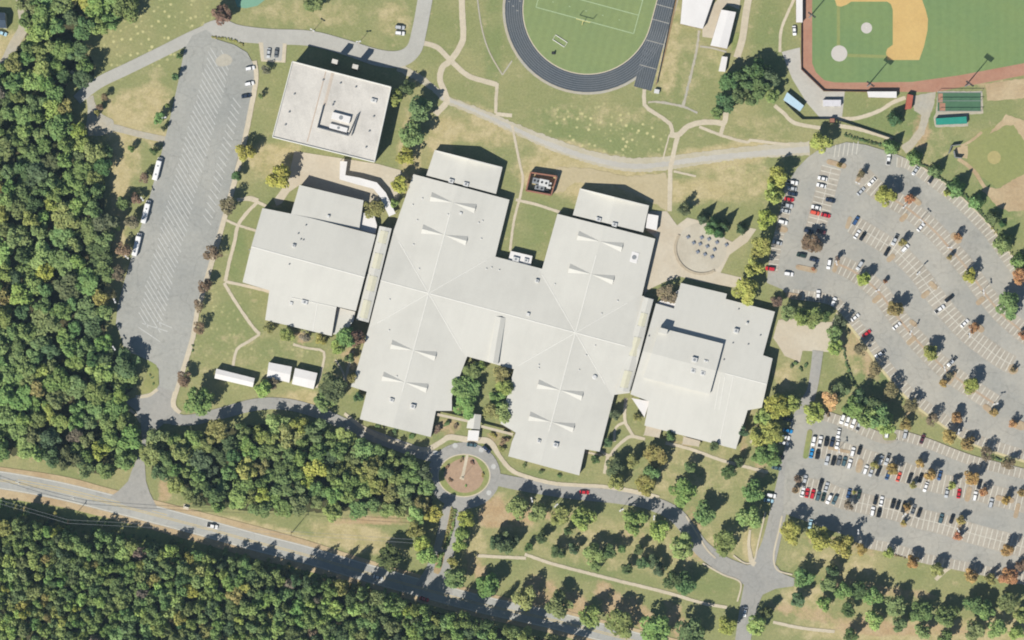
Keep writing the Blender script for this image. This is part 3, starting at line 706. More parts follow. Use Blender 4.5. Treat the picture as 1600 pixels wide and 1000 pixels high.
# east road
ribbon('east_road', [(1278, 548, 17), (1274, 580, 16), (1268, 612, 16), (1256, 640, 24), (1244, 680, 26), (1232, 730, 26), (1216, 800, 26), (1204, 850, 28), (1192, 884, 36), (1180, 914, 34), (1168, 956, 26), (1158, 1020, 24)], 24, M_ASPHD)
sheet('driveway', [(1150, 888), (1172, 882), (1214, 884), (1222, 896), (1242, 904), (1240, 916), (1212, 920), (1190, 930), (1160, 912)], M_ASPHD)
for pts in ([(1222, 806), (1217, 830), (1209, 866), (1214, 890), (1238, 898)], [(1196, 800), (1184, 852), (1178, 876), (1164, 880), (1146, 868)], [(1072, 806), (1088, 832), (1104, 858), (1118, 872)], [(1098, 880), (1130, 898), (1152, 906), (1158, 916), (1152, 940)]):
    kerb(pts, 2.6, 0.12)
ribbon('path', [(1172, 828, 4), (1170, 850, 5), (1174, 876, 8), (1180, 882, 8)], 5, M_CONC)
# north car park
NLOT = [(1262, 246), (1276, 236), (1322, 222), (1352, 226), (1398, 240), (1422, 250), (1458, 275), (1499, 307), (1544, 352), (1562, 376), (1594, 420), (1680, 520), (1680, 740), (1600, 718), (1540, 700), (1500, 682), (1474, 663), (1440, 639), (1410, 612), (1378, 574), (1354, 540), (1332, 511), (1312, 487), (1290, 473),
        (1236, 467), (1222, 452), (1198, 442), (1200, 424), (1207, 380), (1216, 345), (1224, 312), (1232, 284), (1246, 262)]
north_lot = sheet('north_car_park', NLOT, M_ASPH, label='large car park with curved rows of bays')
SLOT = [(1240, 650), (1286, 640), (1330, 656), (1382, 678), (1402, 672), (1452, 686), (1520, 712), (1680, 752), (1680, 930), (1590, 908), (1550, 902), (1488, 889), (1440, 879), (1400, 866), (1352, 856), (1320, 836), (1290, 826), (1252, 812), (1224, 802), (1226, 740)]
south_lot = sheet('south_car_park', SLOT, M_ASPH, label='lower car park with straight rows of bays')
kerb([(1420, 248), (1458, 273), (1499, 305), (1544, 350), (1562, 374), (1596, 420), (1620, 450)], 2.6, 0.12, parent=north_lot, smooth=3)
RIB = [(1312, 484), (1332, 508), (1354, 537), (1378, 571), (1410, 609), (1440, 636), (1474, 660), (1502, 680), (1542, 698), (1620, 722)]
ribbon('path', offs(RIB, -3.5), 6, mat('yellowish_walk', (214, 202, 158), 0.08), smooth=3, label='yellowish walk between the two car parks')
SEGN, SEGS = [], []
def stalls(segs, line, depth, sides, pitch=8.3, m=True, skip=()):
    pts = catmull(line, 6)
    rs = resample(pts, pitch)
    for i, p_ in enumerate(rs):
        if any(math.hypot(p_[0] - s_[0], p_[1] - s_[1]) < s_[2] for s_ in skip): continue
        a = rs[max(0, i - 1)]; b = rs[min(len(rs) - 1, i + 1)]
        tx, ty = b[0] - a[0], b[1] - a[1]; l = math.hypot(tx, ty) or 1
        nx, ny = ty / l, -tx / l
        x0, y0 = p_[0] + (nx * depth if 1 in sides else 0), p_[1] + (ny * depth if 1 in sides else 0)
        x1, y1 = p_[0] - (nx * depth if -1 in sides else 0), p_[1] - (ny * depth if -1 in sides else 0)
        segs.append((x0, y0, x1, y1))
    return rs
ROWS = {
 'R0': [(1402, 246), (1422, 250), (1458, 275), (1499, 307), (1544, 352), (1562, 376), (1594, 420), (1630, 465)],
 'R1': [(1345, 272), (1375, 300), (1413, 322), (1457, 358), (1484, 388), (1510, 418), (1537, 456), (1565, 490), (1600, 520), (1640, 550)],
 'R2': [(1332, 350), (1355, 364), (1385, 382), (1402, 393), (1435, 427), (1454, 453), (1484, 492), (1515, 524), (1559, 557), (1582, 570)],
 'R3': [(1308, 412), (1337, 426), (1371, 454), (1390, 478), (1410, 505), (1440, 540), (1476, 576), (1515, 605), (1556, 632)],
 'R4': [(1238, 467), (1290, 474), (1312, 487), (1332, 511), (1354, 540), (1378, 574), (1410, 612), (1440, 639), (1474, 663), (1500, 682), (1540, 700), (1620, 724)],
 'R5': [(1299, 262), (1293, 286), (1279, 340), (1266, 390)],
 'R6': [(1228, 282), (1222, 318), (1214, 350), (1205, 388), (1200, 424)],
 'S0': [(1290, 642), (1330, 656), (1382, 678), (1402, 672), (1452, 686), (1520, 712), (1620, 738)],
 'S1': [(1268, 697), (1304, 704), (1341, 714), (1400, 734), (1462, 754), (1520, 765), (1560, 776), (1620, 790)],
 'S2': [(1252, 760), (1287, 768), (1315, 779), (1359, 789), (1400, 798), (1435, 810), (1469, 818), (1517, 833), (1550, 842), (1620, 860)],
 'S3': [(1352, 856), (1400, 866), (1440, 879), (1488, 889), (1550, 902), (1620, 918)],
}
ISL = [(1326, 350, 5), (1412, 342, 7), (1392, 402, 8), (1446, 460, 8), (1532, 470, 8), (1370, 467, 8), (1425, 532, 8), (1307, 412, 6), (1583, 575, 7), (1343, 728, 7), (1311, 703, 8)]
for k_, dep, sd, sg, par, sk in (('R0', 15, (-1,), SEGN, north_lot, [(1479, 302, 7)]), ('R1', 14, (1, -1), SEGN, north_lot, [(1384, 305, 10), (1345, 272, 10)]), ('R2', 14, (1, -1), SEGN, north_lot, []), ('R3', 14, (1, -1), SEGN, north_lot, []),
                             ('R4', 15, (1,), SEGN, north_lot, []), ('R5', 15, (1, -1), SEGN, north_lot, [(1269, 378, 14)]), ('R6', 15, (1,), SEGN, north_lot, []),
                             ('S0', 15, (-1,), SEGS, south_lot, [(1385, 676, 14)]), ('S1', 15, (1, -1), SEGS, south_lot, []), ('S2', 15, (1, -1), SEGS, south_lot, []), ('S3', 15, (1,), SEGS, south_lot, [])):
    line = catmull(ROWS[k_], 5)
    if len(sd) == 2: ribbon('stall_pavement', line, dep * 2 + 2, M_STALL, par, smooth=0)
    else: ribbon('stall_pavement', offs(line, sd[0] * dep / 2), dep + 1, M_STALL, par, smooth=0)
for k_, dep, sd, sg, sk in (('R0', 15, (-1,), SEGN, [(1479, 302, 7)]), ('R1', 14, (1, -1), SEGN, [(1384, 305, 12), (1345, 276, 10)]), ('R2', 14, (1, -1), SEGN, []), ('R3', 14, (1, -1), SEGN, []),
                            ('R4', 15, (1,), SEGN, []), ('R5', 15, (1, -1), SEGN, [(1269, 378, 12)]), ('R6', 15, (1,), SEGN, []),
                            ('S0', 15, (-1,), SEGS, [(1385, 676, 12)]), ('S1', 15, (1, -1), SEGS, []), ('S2', 15, (1, -1), SEGS, []), ('S3', 15, (1,), SEGS, [])):
    stalls(sg, ROWS[k_], dep, sd, skip=sk)
SEGN += [(1306 + i * 7, 226 - i, 1303 + i * 7, 246 - i) for i in range(6)]
lines_mesh('bay_marking', SEGN, 0.42, M_LINEF, north_lot)
lines_mesh('bay_marking', SEGS, 0.42, M_LINEF, south_lot)
ribbon('centre_line', catmull(ROWS['R2'], 4), 0.9, M_LINEF, north_lot, smooth=0)
ribbon('centre_line', catmull(ROWS['S2'], 4), 0.9, M_LINEF, south_lot, smooth=0)
ribbon('centre_line', catmull(ROWS['R5'], 4), 0.9, M_LINEF, north_lot, smooth=0)
M_MED = mat('reddish_median', (194, 176, 154), 0.12, big=0.15, alt=(190, 160, 132), altamt=0.6)
ribbon('median_strip', offs(catmull(ROWS['R1'], 4), 0)[4:], 3.4, M_MED, north_lot, smooth=0)
ribbon('median_strip', catmull(ROWS['R3'], 4), 3.4, M_MED, north_lot, smooth=0)
def capsule(x, y, lx, ly, rot, m, name='planting_island', h=0.14, n=10, label=None):
    pts = []
    c, s = math.cos(R(rot)), math.sin(R(rot))
    L_ = max(0, lx - ly)
    for i in range(n + 1):
        a = -math.pi / 2 + math.pi * i / n
        pts.append((L_ / 2 + ly / 2 * math.cos(a), ly / 2 * math.sin(a)))
    for i in range(n + 1):
        a = math.pi / 2 + math.pi * i / n
        pts.append((-L_ / 2 + ly / 2 * math.cos(a), ly / 2 * math.sin(a)))
    pts = [(x + a * c - b * s, y + a * s + b * c) for a, b in pts]
    bm = bmesh.new()
    z0 = 0.1
    z1 = next_z() + h
    lo = [bm.verts.new(W(p_[0], p_[1], z0)) for p_ in pts]
    hi = [bm.verts.new(W(p_[0], p_[1], z1)) for p_ in pts]
    f = bm.faces.new(hi)
    k = len(pts)
    for i in range(k): bm.faces.new((lo[i], lo[(i + 1) % k], hi[(i + 1) % k], hi[i]))
    bm.normal_update()
    if f.normal.z < 0: bmesh.ops.reverse_faces(bm, faces=bm.faces[:])
    o = obj_bm(name, bm, m); o['kind'] = 'structure'
    return o
M_ISL = mat('orange_mulch', (192, 174, 146), 0.14, big=0.2, alt=(182, 156, 126), altamt=0.8)
for a in ((1326, 348, 20, 6.5, -72), (1412, 340, 16, 8, -45), (1392, 403, 16, 8, -40), (1446, 460, 16, 8, -40), (1532, 470, 17, 8, -42), (1370, 467, 17, 8, -42), (1424, 532, 18, 8, -42), (1482, 300, 12, 10, 30), (1458, 446, 16, 8, 45), (1427, 505, 14, 7, 40),
          (1306, 415, 22, 7, -72), (1260, 420, 34, 8, 12), (1307, 256, 32, 8, 16), (1222, 358, 18, 9, 12), (1270, 380, 34, 16, 12), (1343, 275, 24, 7, -70), (1583, 577, 14, 16, 0), (1530, 512, 18, 10, 42), (1494, 372, 20, 11, 45), (1430, 312, 24, 8, 42),
          (1343, 728, 22, 9, -76), (1311, 703, 36, 5, 12), (1513, 772, 24, 8, -76), (1589, 798, 24, 7, -76), (1393, 736, 16, 12, 12), (1247, 758, 26, 8, -76), (1420, 792, 22, 6, -70), (1500, 822, 30, 7, -70), (1570, 780, 30, 8, 12), (1240, 462, 26, 8, 10),
          (1487, 590, 24, 8, -60), (1515, 606, 22, 14, 40), (1545, 640, 22, 9, 40), (1592, 664, 22, 14, 20), (1496, 655, 14, 12, 0), (1412, 820, 10, 8, 0), (1574, 862, 18, 12, 10)):
    capsule(*a, M_ISL)
capsule(1262, 694, 46, 8, -80, M_GRASSV)
capsule(1390, 682, 22, 12, 0, M_GRASSV)

# ================================================================== BUILDINGS
win_cache = {}
def window_mesh(w, h):
    k = (round(w, 2), round(h, 2))
    if k not in win_cache:
        bm = bmesh.new(); box_bm(bm, 0, 0, -h / 2, h / 2, w, 0.12)
        me = bpy.data.meshes.new('window'); bm.to_mesh(me); bm.free(); me.materials.append(M_GLASS)
        win_cache[k] = me
    return win_cache[k]
def walls(parent, pts, m, ztop=None, z0=0.0, windows=True, pitch=6.0, inset=0.992, name='wall'):
    """vertical walls under a roof outline; pts = world Vectors with the roof height as z"""
    cx = sum(p.x for p in pts) / len(pts); cy = sum(p.y for p in pts) / len(pts)
    q = [Vector((cx + (p.x - cx) * inset, cy + (p.y - cy) * inset, p.z - 0.15)) for p in pts]
    bm = bmesh.new()
    n_ = len(q)
    lo = [bm.verts.new((p.x, p.y, z0)) for p in q]; hi = [bm.verts.new(p) for p in q]
    for i in range(n_):
        j = (i + 1) % n_
        bm.faces.new((lo[i], lo[j], hi[j], hi[i]))
    bmesh.ops.recalc_face_normals(bm, faces=bm.faces[:])
    w = obj_bm(name, bm, m, parent)
    if windows:
        for i in range(n_):
            a, b = q[i], q[(i + 1) % n_]
            l = (Vector((b.x, b.y, 0)) - Vector((a.x, a.y, 0))).length
            k = int(l / pitch)
            if k < 2: continue
            ang = math.atan2(b.y - a.y, b.x - a.x)
            for t in range(k):
                f = (t + 0.5) / k
                zt = min(a.z, b.z)
                o = mesh_obj('window', window_mesh(2.2, 1.6), w)
                o.location = (a.x + (b.x - a.x) * f, a.y + (b.y - a.y) * f, min(2.0, z0 + (zt - z0) * 0.5))
                o.rotation_euler = (0, 0, ang)
    return w
def roof(parent, pts, zfun, m, creases=(), thick=0.3, name='roof', zmean=None):
    """sheet roof over a pixel outline; zfun(px, py) gives its height, creases are pixel lines where it folds"""
    zm = zmean if zmean is not None else sum(zfun(*p) for p in pts) / len(pts)
    bm = bmesh.new()
    f = bm.faces.new([bm.verts.new((p[0], -p[1], 0)) for p in pts])
    bm.normal_update()
    if f.normal.z < 0: f.normal_flip()
    bmesh.ops.triangulate(bm, faces=bm.faces[:])
    for (x0, y0, x1, y1) in creases:
        no = Vector((-(-(y1 - y0)), (x1 - x0), 0)).normalized()
        no = Vector((y1 - y0, x1 - x0, 0)).normalized()
        bmesh.ops.bisect_plane(bm, geom=bm.verts[:] + bm.edges[:] + bm.faces[:], plane_co=(x0, -y0, 0), plane_no=no, dist=1e-4)
    be = [e for e in bm.edges if e.is_boundary]
    r = bmesh.ops.extrude_edge_only(bm, edges=be)
    low = {g for g in r['geom'] if isinstance(g, bmesh.types.BMVert)}
    for v in bm.verts:
        px, py = v.co.x, -v.co.y
        z = zfun(px, py)
        w = W(px, py, zm)
        v.co = (w.x, w.y, z - (thick if v in low else 0))
    bmesh.ops.recalc_face_normals(bm, faces=bm.faces[:])
    up = sum(f.calc_area() for f in bm.faces if f.normal.z > 0.3); dn = sum(f.calc_area() for f in bm.faces if f.normal.z < -0.3)
    if dn > up: bmesh.ops.reverse_faces(bm, faces=bm.faces[:])
    return obj_bm(name, bm, m, parent)
def strip3(name, p, q, w, h, m, parent):
    """thin raised strip between two world points (ridge caps, gutters, pipes)"""
    p, q = Vector(p), Vector(q)
    t = (q - p); t.z = 0; t.normalize()
    n_ = Vector((-t.y, t.x, 0)) * w / 2
    up = Vector((0, 0, h))
    v = [p + n_, q + n_, q - n_, p - n_, p + n_ * .5 + up, q + n_ * .5 + up, q - n_ * .5 + up, p - n_ * .5 + up]
    return from_py(name, v, [(4, 7, 6, 5), (0, 4, 5, 1), (2, 6, 7, 3), (0, 3, 7, 4), (1, 5, 6, 2)], m, parent)
def unit(parent, px, py, z, lx, ly, h, m=None, rz=R(-15), name='rooftop_unit'):
    w = W(px, py, z)
    u = box(name, w.x, w.y, z - 0.3, z + h, lx, ly, m or M_HVAC, parent, rz, bevel=0.08)
    if lx > 1.6:
        bm = bmesh.new(); tube_bm(bm, (w.x, w.y, z + h - .02), (w.x, w.y, z + h + .12), min(lx, ly) * .3, min(lx, ly) * .3, 10)
        obj_bm('fan_grille', bm, M_GREYM, u)
    return u
def vent(parent, px, py, z, r=0.45, h=1.0, m=None):
    w = W(px, py, z)
    bm = bmesh.new()
    tube_bm(bm, (w.x, w.y, z - .2), (w.x, w.y, z + h * .7), r * .6, r * .6, 8)
    tube_bm(bm, (w.x, w.y, z + h * .7), (w.x, w.y, z + h), r, r * .7, 8)
    return obj_bm('vent', bm, m or M_GREYM, parent)

# ------------------------------------------------------------------ the square hall at the top
gym = empty('sports_hall', W(518, 175)); gym['label'] = 'large square flat-roofed hall with a sunken plant well on its roof'; gym['category'] = 'building'
inv = lambda parent, o: o
def under(parent, objs=None):
    """children were built in world space: give them the parent's inverse"""
    for o in list(parent.children):
        o.matrix_parent_inverse = Matrix.Translation(-parent.location)
GYM = [(457, 96), (611, 136), (585, 253), (426, 214)]
GZ = 12.6
rf = roof(gym, GYM, lambda x, y: GZ, M_GYMROOF, thick=0.5)
walls(gym, [W(*p, GZ) for p in GYM], M_WALLG, pitch=7)
for i in range(4):
    a, b = W(*GYM[i], GZ), W(*GYM[(i + 1) % 4], GZ)
    strip3('parapet', a, b, 0.7, 0.55, M_TRIM, gym)
# plant screen: three-sided low wall and two long units
def gseg(x0, y0, x1, y1, h, w=0.5, m=None, name='plant_screen'):
    strip3(name, W(x0, y0, GZ), W(x1, y1, GZ), w, h, m or M_GREYM, gym)
for s_ in ((505, 165, 496, 199), (496, 199, 544, 212), (544, 212, 558, 180), (549, 212, 560, 178)): gseg(*s_, 1.9)
for (x, y, lx, ly, h) in ((533, 184, 9.6, 3.6, 1.8), (529, 200, 9.4, 2.4, 1.5)):
    unit(gym, x, y, GZ, lx, ly, h, m=M_ROOFW)
unit(gym, 584, 157, GZ, 3.0, 1.8, 1.0)
for x, y in ((505, 125), (532, 130), (556, 136), (460, 147), (446, 195), (584, 182), (572, 230), (522, 160), (452, 175), (577, 205), (520, 164)): vent(gym, x, y, GZ, 0.5, 0.8)
for x, y in ((523, 96), (555, 104)):
    p_ = W(x, y, GZ)
    box('stair_tower', p_.x, p_.y, 0, GZ - 0.5, 2.8, 2.0, M_WALLG, gym, R(-15)); box('tower_cap', p_.x, p_.y, GZ - 0.5, GZ - 0.1, 3.0, 2.2, M_GYMROOF, gym, R(-15))
strip3('roof_seam', W(509, 112, GZ), W(480, 222, GZ), 0.5, 0.04, mat('stained_seam', (206, 186, 166), 0.1), gym)
strip3('roof_seam', W(520, 114, GZ), W(507, 165, GZ), 1.6, 0.03, mat('stained_roof', (212, 198, 182), 0.1), gym)
under(gym)

# ------------------------------------------------------------------ the main school: two long wings crossed by one bar
school = empty('school_building', W(780, 490)); school['label'] = 'huge H-shaped school with pale crossed gable roofs'; school['category'] = 'building'
UC = (670, 458)
def uv(px, py, c=UC):
    dx, dy = px - c[0], py - c[1]
    return dx * u_[0] + dy * u_[1], dx * v_[0] + dy * v_[1]
def ptuv(u, v, c=UC): return (c[0] + u * u_[0] + v * v_[0], c[1] + u * u_[1] + v * v_[1])
RZ, SL = 6.6, 0.066
def zschool(px, py):
    u, v = uv(px, py)
    return RZ - SL * S * min(abs(u), abs(u - 237.5), abs(v))
MAIN = [(646, 272), (796, 312), (774, 401), (790, 405), (847, 420), (871, 334), (1024, 373), (1003, 462), (1022, 467), (984, 614), (960, 617), (937, 706), (914, 702), (905, 743), (794, 713), (800, 690), (806, 676), (782, 662), (803, 577), (730, 557), (706, 620), (706, 642), (681, 642),
        (673, 683), (562, 655), (573, 612), (548, 604), (557, 578), (576, 512), (615, 360)]
cre = [(*ptuv(0, -200), *ptuv(0, 250)), (*ptuv(237.5, -200), *ptuv(237.5, 250)), (*ptuv(-100, 0), *ptuv(350, 0))]
for c0 in (0, 237.5):
    cre += [(*ptuv(c0 - 90, -90), *ptuv(c0 + 90, 90)), (*ptuv(c0 - 90, 90), *ptuv(c0 + 90, -90))]
cre += [(*ptuv(118.75, -90), *ptuv(118.75, 90))]
roof(school, MAIN, zschool, M_ROOF, cre, thick=0.4, zmean=6.0)
walls(school, [W(p[0], p[1], zschool(*p)) for p in MAIN], M_WALL, inset=0.997)
def zs(px, py): return W(px, py, zschool(px, py))
def cap(u0, v0, u1, v1, w=0.55, m=None, name='ridge_cap'):
    a, b = ptuv(u0, v0), ptuv(u1, v1)
    strip3(name, W(*a, zschool(*a) + .0), W(*b, zschool(*b) + .0), w, 0.1, m or M_TRIM, school)
for c0 in (0, 237.5):
    cap(c0, -130 if c0 == 0 else -125, c0, 0); cap(c0, 0, c0, 160)
    for sx in (-1, 1):
        for sy in (-1, 1):
            lim = 74 if sx * (1 if c0 == 0 else -1) > 0 else 66
            cap(c0, 0, c0 + sx * lim, sy * lim, 0.45, name='valley_flashing')
cap(-78, 0, 237.5, 0); cap(237.5, 0, 318, 0)
# bow-tie dormers along both wing ridges
def dormer(px, py):
    """two low gables whose ridges run out level from the wing ridge"""
    u, v = uv(px, py)
    rid = 0 if abs(u) < 120 else 237.5
    z0 = zschool(*ptuv(rid, v))
    d_ = None
    for s_ in (-1, 1):
        L_ = 36
        c0 = ptuv(rid, v); e = ptuv(rid + s_ * L_, v)
        sp_ = 7.5
        a = ptuv(rid + s_ * L_, v - sp_); b = ptuv(rid + s_ * L_, v + sp_)
        C_, E_ = W(*c0, z0 + 0.05), W(*e, z0 + 0.25)
        A_, B_ = W(*a, zschool(*a) + .05), W(*b, zschool(*b) + .05)
        if d_ is None:
            d_ = empty('dormer', (0, 0, 0)); d_.parent = school
        fl = [(0, 1, 2), (0, 3, 1)] if s_ > 0 else [(0, 2, 1), (0, 1, 3)]
        from_py('dormer_roof', [C_, E_, A_, B_], fl, M_ROOF, d_)
        from_py('gable_wall', [E_, A_, B_], [(0, 1, 2)] if s_ < 0 else [(0, 2, 1)], mat('gable_louvre', (150, 148, 142), 0.1), d_)
for p_ in ((709, 317), (694, 367), (648, 548), (635, 598), (940, 378), (926, 429), (877, 610), (864, 660)): dormer(*p_)
# low gabled halls at the north ends
def low_hall(pts, ridge, ze, zr, label=None):
    (x0, y0), (x1, y1) = ridge
    l = math.hypot(x1 - x0, y1 - y0)
    wd = max(abs((p[0] - x0) * (y1 - y0) - (p[1] - y0) * (x1 - x0)) / l for p in pts)
    zf = lambda x, y: zr - (zr - ze) * abs((x - x0) * (y1 - y0) - (y - y0) * (x1 - x0)) / l / wd
    r_ = roof(school, pts, zf, M_ROOF, [(x0, y0, x1, y1)], thick=0.4, name='hall_roof')
    walls(school, [W(p[0], p[1], zf(*p)) for p in pts], M_WALL, name='hall_wall')
    return zf
ZW = low_hall([(679, 235), (785, 262), (775, 303), (666, 274)], ((732, 248), (720, 289)), 4.4, 5.6)
ZE = low_hall([(906, 295), (1014, 322), (1005, 363), (895, 336)], ((960, 308), (950, 350)), 4.4, 5.6)
def gable_end(a, b, apex, h0, h1):
    pa, pb, pc = W(*a, h0), W(*b, h0), W(*apex, h1)
    t = (pb - pa); t.z = 0; t.normalize(); n_ = Vector((-t.y, t.x, 0)) * 0.3
    v = [pa + n_, pb + n_, pc + n_, pa - n_, pb - n_, pc - n_]
    from_py('gable_parapet', v, [(0, 1, 2), (5, 4, 3), (0, 2, 5, 3), (2, 1, 4, 5), (1, 0, 3, 4)], M_TRIM, school)
gable_end((679, 235), (785, 262), (732, 248.5), 4.3, 9.2)
gable_end((906, 295), (1014, 322), (960, 308.5), 4.3, 9.2)
for x, y in ((705, 283), (728, 288), (935, 343), (960, 351)): unit(school, x, y, 5.0, 2.6, 2.0, 1.3)
sb = [(1012, 334), (1029, 337), (1026, 360), (1009, 356)]
roof(school, sb, lambda x, y: 3.4, M_ROOFW, name='annex_roof'); walls(school, [W(*p, 3.4) for p in sb], M_WALL, windows=False, name='annex_wall')
# south canopies and entrance
def slab(parent, pts, z, m, name, th=0.3, posts=True):
    o = roof(parent, pts, lambda x, y: z, m, thick=th, name=name)
    if posts:
        for p in pts:
            w = W(p[0], p[1], z)
            bm = bmesh.new(); tube_bm(bm, (w.x, w.y, 0), (w.x, w.y, z - .1), 0.15, 0.15); obj_bm('post', bm, M_TRIM, o)
    return o
slab(school, [(681, 645), (731, 656), (731, 660), (680, 649)], 3.0, M_PLAZA, 'canopy')
slab(school, [(752, 664), (802, 677), (801, 681), (751, 668)], 3.0, M_PLAZA, 'canopy')
def gabled(parent, pts, z0, z1, m, name, along):
    """small gable roof: along = indices of the two end-edge midpoints of its ridge"""
    (a, b), (c, d2) = along
    r0 = ((pts[a][0] + pts[b][0]) / 2, (pts[a][1] + pts[b][1]) / 2); r1 = ((pts[c][0] + pts[d2][0]) / 2, (pts[c][1] + pts[d2][1]) / 2)
    l = math.hypot(r1[0] - r0[0], r1[1] - r0[1])
    dist = lambda x, y: abs((x - r0[0]) * (r1[1] - r0[1]) - (y - r0[1]) * (r1[0] - r0[0])) / l
    wd = max(dist(*p) for p in pts)
    zf = lambda x, y: z1 - (z1 - z0) * dist(x, y) / wd
    return roof(parent, pts, zf, m, [(*r0, *r1)], name=name), zf
_, _z = gabled(school, [(733, 646), (752, 648), (750, 671), (729, 669)], 3.8, 5.2, M_ROOF, 'porch_roof', ((0, 1), (2, 3)))
for x, y in ((734, 648), (751, 650), (749, 670), (731, 668)):
    w = W(x, y, 3.6); bm = bmesh.new(); tube_bm(bm, (w.x, w.y, 0), (w.x, w.y, 3.7), 0.3, 0.3); obj_bm('porch_post', bm, M_BRICK, school)
slab(school, [(732, 672), (749, 673), (747, 689), (730, 688)], 3.0, M_ROOFW, 'canopy')
mon, zmon = gabled(school, [(775, 494), (790, 497), (778, 569), (763, 565)], 6.5, 7.3, M_ROOF, 'monitor_roof', ((0, 1), (2, 3)))
walls(school, [W(p[0], p[1], 6.5) for p in [(775, 494), (790, 497), (778, 569), (763, 565)]], M_TRIM, z0=0, windows=False, name='monitor_wall')
# corridor roofs with yellowed skylights
def corridor(pts, z0, z1, lights):
    r_, zf = gabled(school, pts, z0, z1, M_ROOF, 'corridor_roof', ((0, 1), (2, 3)))
    walls(school, [W(p[0], p[1], z0) for p in pts], M_WALL, windows=False, name='corridor_wall', z0=0)
    (a, b, c, d3) = pts
    for t0, t1 in lights:
        mid = lambda t, s_: tuple((a[k] * (1 - s_) + b[k] * s_) * (1 - t) + (d3[k] * (1 - s_) + c[k] * s_) * t for k in (0, 1))
        q = [mid(t0, .18), mid(t0, .82), mid(t1, .82), mid(t1, .18)]
        r0_ = [mid(t0, .5), mid(t1, .5)]
        v = [W(*q[0], zf(*q[0]) + .08), W(*r0_[0], z1 + .14), W(*q[1], zf(*q[1]) + .08), W(*q[2], zf(*q[2]) + .08), W(*r0_[1], z1 + .14), W(*q[3], zf(*q[3]) + .08)]
        sk = from_py('skylight', v, [(0, 5, 4, 1), (1, 4, 3, 2)], M_SKYL, school)
        for e in (0, 3):
            strip3('skylight_bar', v[e], v[2 if e == 0 else 5], 0.25, 0.15, M_GREYM, school)
corridor([(593, 353), (612, 357), (576, 504), (557, 499)], 6.6, 7.3, [(.04, .17), (.28, .44), (.52, .68), (.78, .97)])
corridor([(1006, 464), (1021, 468), (983, 613), (963, 610)], 6.0, 6.8, [(.16, .3), (.42, .62), (.78, .96)])
# roof clutter of the school
for x, y, lx, ly, h in ((612, 625, 2.2, 1.8, .9), (645, 635, 2.6, 2.2, 1.2), (842, 689, 1.8, 1.6, .9), (868, 695, 2.6, 2.2, 1.2), (839, 439, 1.8, 1.6, 1.1), (825, 491, 1.6, 1.5, .9), (720, 333, 1.4, 1.2, .6)):
    unit(school, x, y, zschool(x, y), lx, ly, h)
for x, y in ((609, 468), (645, 320), (660, 310), (652, 344), (748, 348), (752, 373), (646, 382), (754, 345), (867, 444), (930, 540), (916, 555), (905, 578), (842, 575), (608, 516), (620, 588), (655, 420), (760, 420), (700, 335), (940, 490), (965, 470), (780, 422), (768, 418), (842, 570)): vent(school, x, y, zschool(x, y), 0.4, 0.5, M_HVAC)
for x, y in ((929, 589),):
    z = zschool(x, y); vent(school, x, y, z, 1.3, 0.8, M_HVAC)
for (x0, y0, x1, y1) in ((986, 396, 999, 398),):
    unit(school, 991, 402, zschool(991, 402), 4.0, 5.5, 0.12, M_ROOFW)
p_ = slab(school, [(798, 392), (832, 400), (829, 415), (794, 407)], 3.6, M_ROOFW, 'court_canopy', posts=False)
walls(school, [W(*p, 3.6) for p in [(798, 392), (832, 400), (829, 415), (794, 407)]], M_WALL, windows=False, name='court_wall')
unit(school, 806, 405, 3.6, 3.4, 2.2, 1.1); unit(school, 822, 407, 3.6, 2.4, 2.0, 0.9)
under(school)

# ------------------------------------------------------------------ west block
wb = empty('west_block', W(480, 420)); wb['label'] = 'pale gabled school block beside the bus lot lawns'; wb['category'] = 'building'
r0, r1 = (393, 385), (562, 431)
rl = math.hypot(r1[0] - r0[0], r1[1] - r0[1])
zwb = lambda x, y: 9.4 - 0.085 * S * abs((x - r0[0]) * (r1[1] - r0[1]) - (y - r0[1]) * (r1[0] - r0[0])) / rl
WB = [(410, 325), (455, 334), (487, 341), (587, 367), (556, 486), (526, 479), (518, 525), (414, 500), (421, 454), (379, 441), (393, 385)]
roof(wb, WB, zwb, M_ROOF, [(*r0, *r1)], thick=0.4)
walls(wb, [W(p[0], p[1], zwb(*p)) for p in WB], M_WALL, inset=0.995)
strip3('ridge_cap', W(*r0, zwb(*r0)), W(570, 433, zwb(570, 433)), 0.6, 0.12, M_TRIM, wb)
NB = [(468, 289), (568, 313), (561, 359), (487, 341), (455, 334)]
znb = lambda x, y: 7.6 - 0.018 * max(0, (x - 460))
roof(wb, NB, znb, M_ROOF, thick=0.4, name='hall_roof', zmean=6.5)
walls(wb, [W(p[0], p[1], znb(*p)) for p in NB], M_WALL, name='hall_wall')
EB = [(561, 330), (585, 338), (589, 352), (587, 366), (560, 359)]
roof(wb, EB, lambda x, y: 3.6, M_ROOFW, name='annex_roof'); walls(wb, [W(*p, 3.6) for p in EB], M_WALL, windows=False, name='annex_wall')
LB = [(527, 480), (555, 487), (552, 502), (536, 524), (519, 522)]
roof(wb, LB, lambda x, y: 4.0, M_ROOF, name='annex_roof'); walls(wb, [W(*p, 4.0) for p in LB], M_WALL, windows=False, name='annex_wall')
for x, y in ((478, 352), (466, 365), (470, 374), (452, 413), (390, 300 + 90), (474, 375)): vent(wb, x, y, zwb(x, y), 0.4, 0.7)
unit(wb, 459, 384, zwb(459, 384), 1.7, 1.5, 1.0)
unit(wb, 513, 338, 6.5, 1.3, 1.2, 1.2)
unit(wb, 476, 472, zwb(476, 472), 3.2, 2.0, 0.8); unit(wb, 455, 474, zwb(455, 474), 1.6, 1.6, .7)
strip3('roof_step', W(456, 465, zwb(456, 465)), W(526, 480, zwb(526, 480)), 0.4, 0.2, M_TRIM, wb)
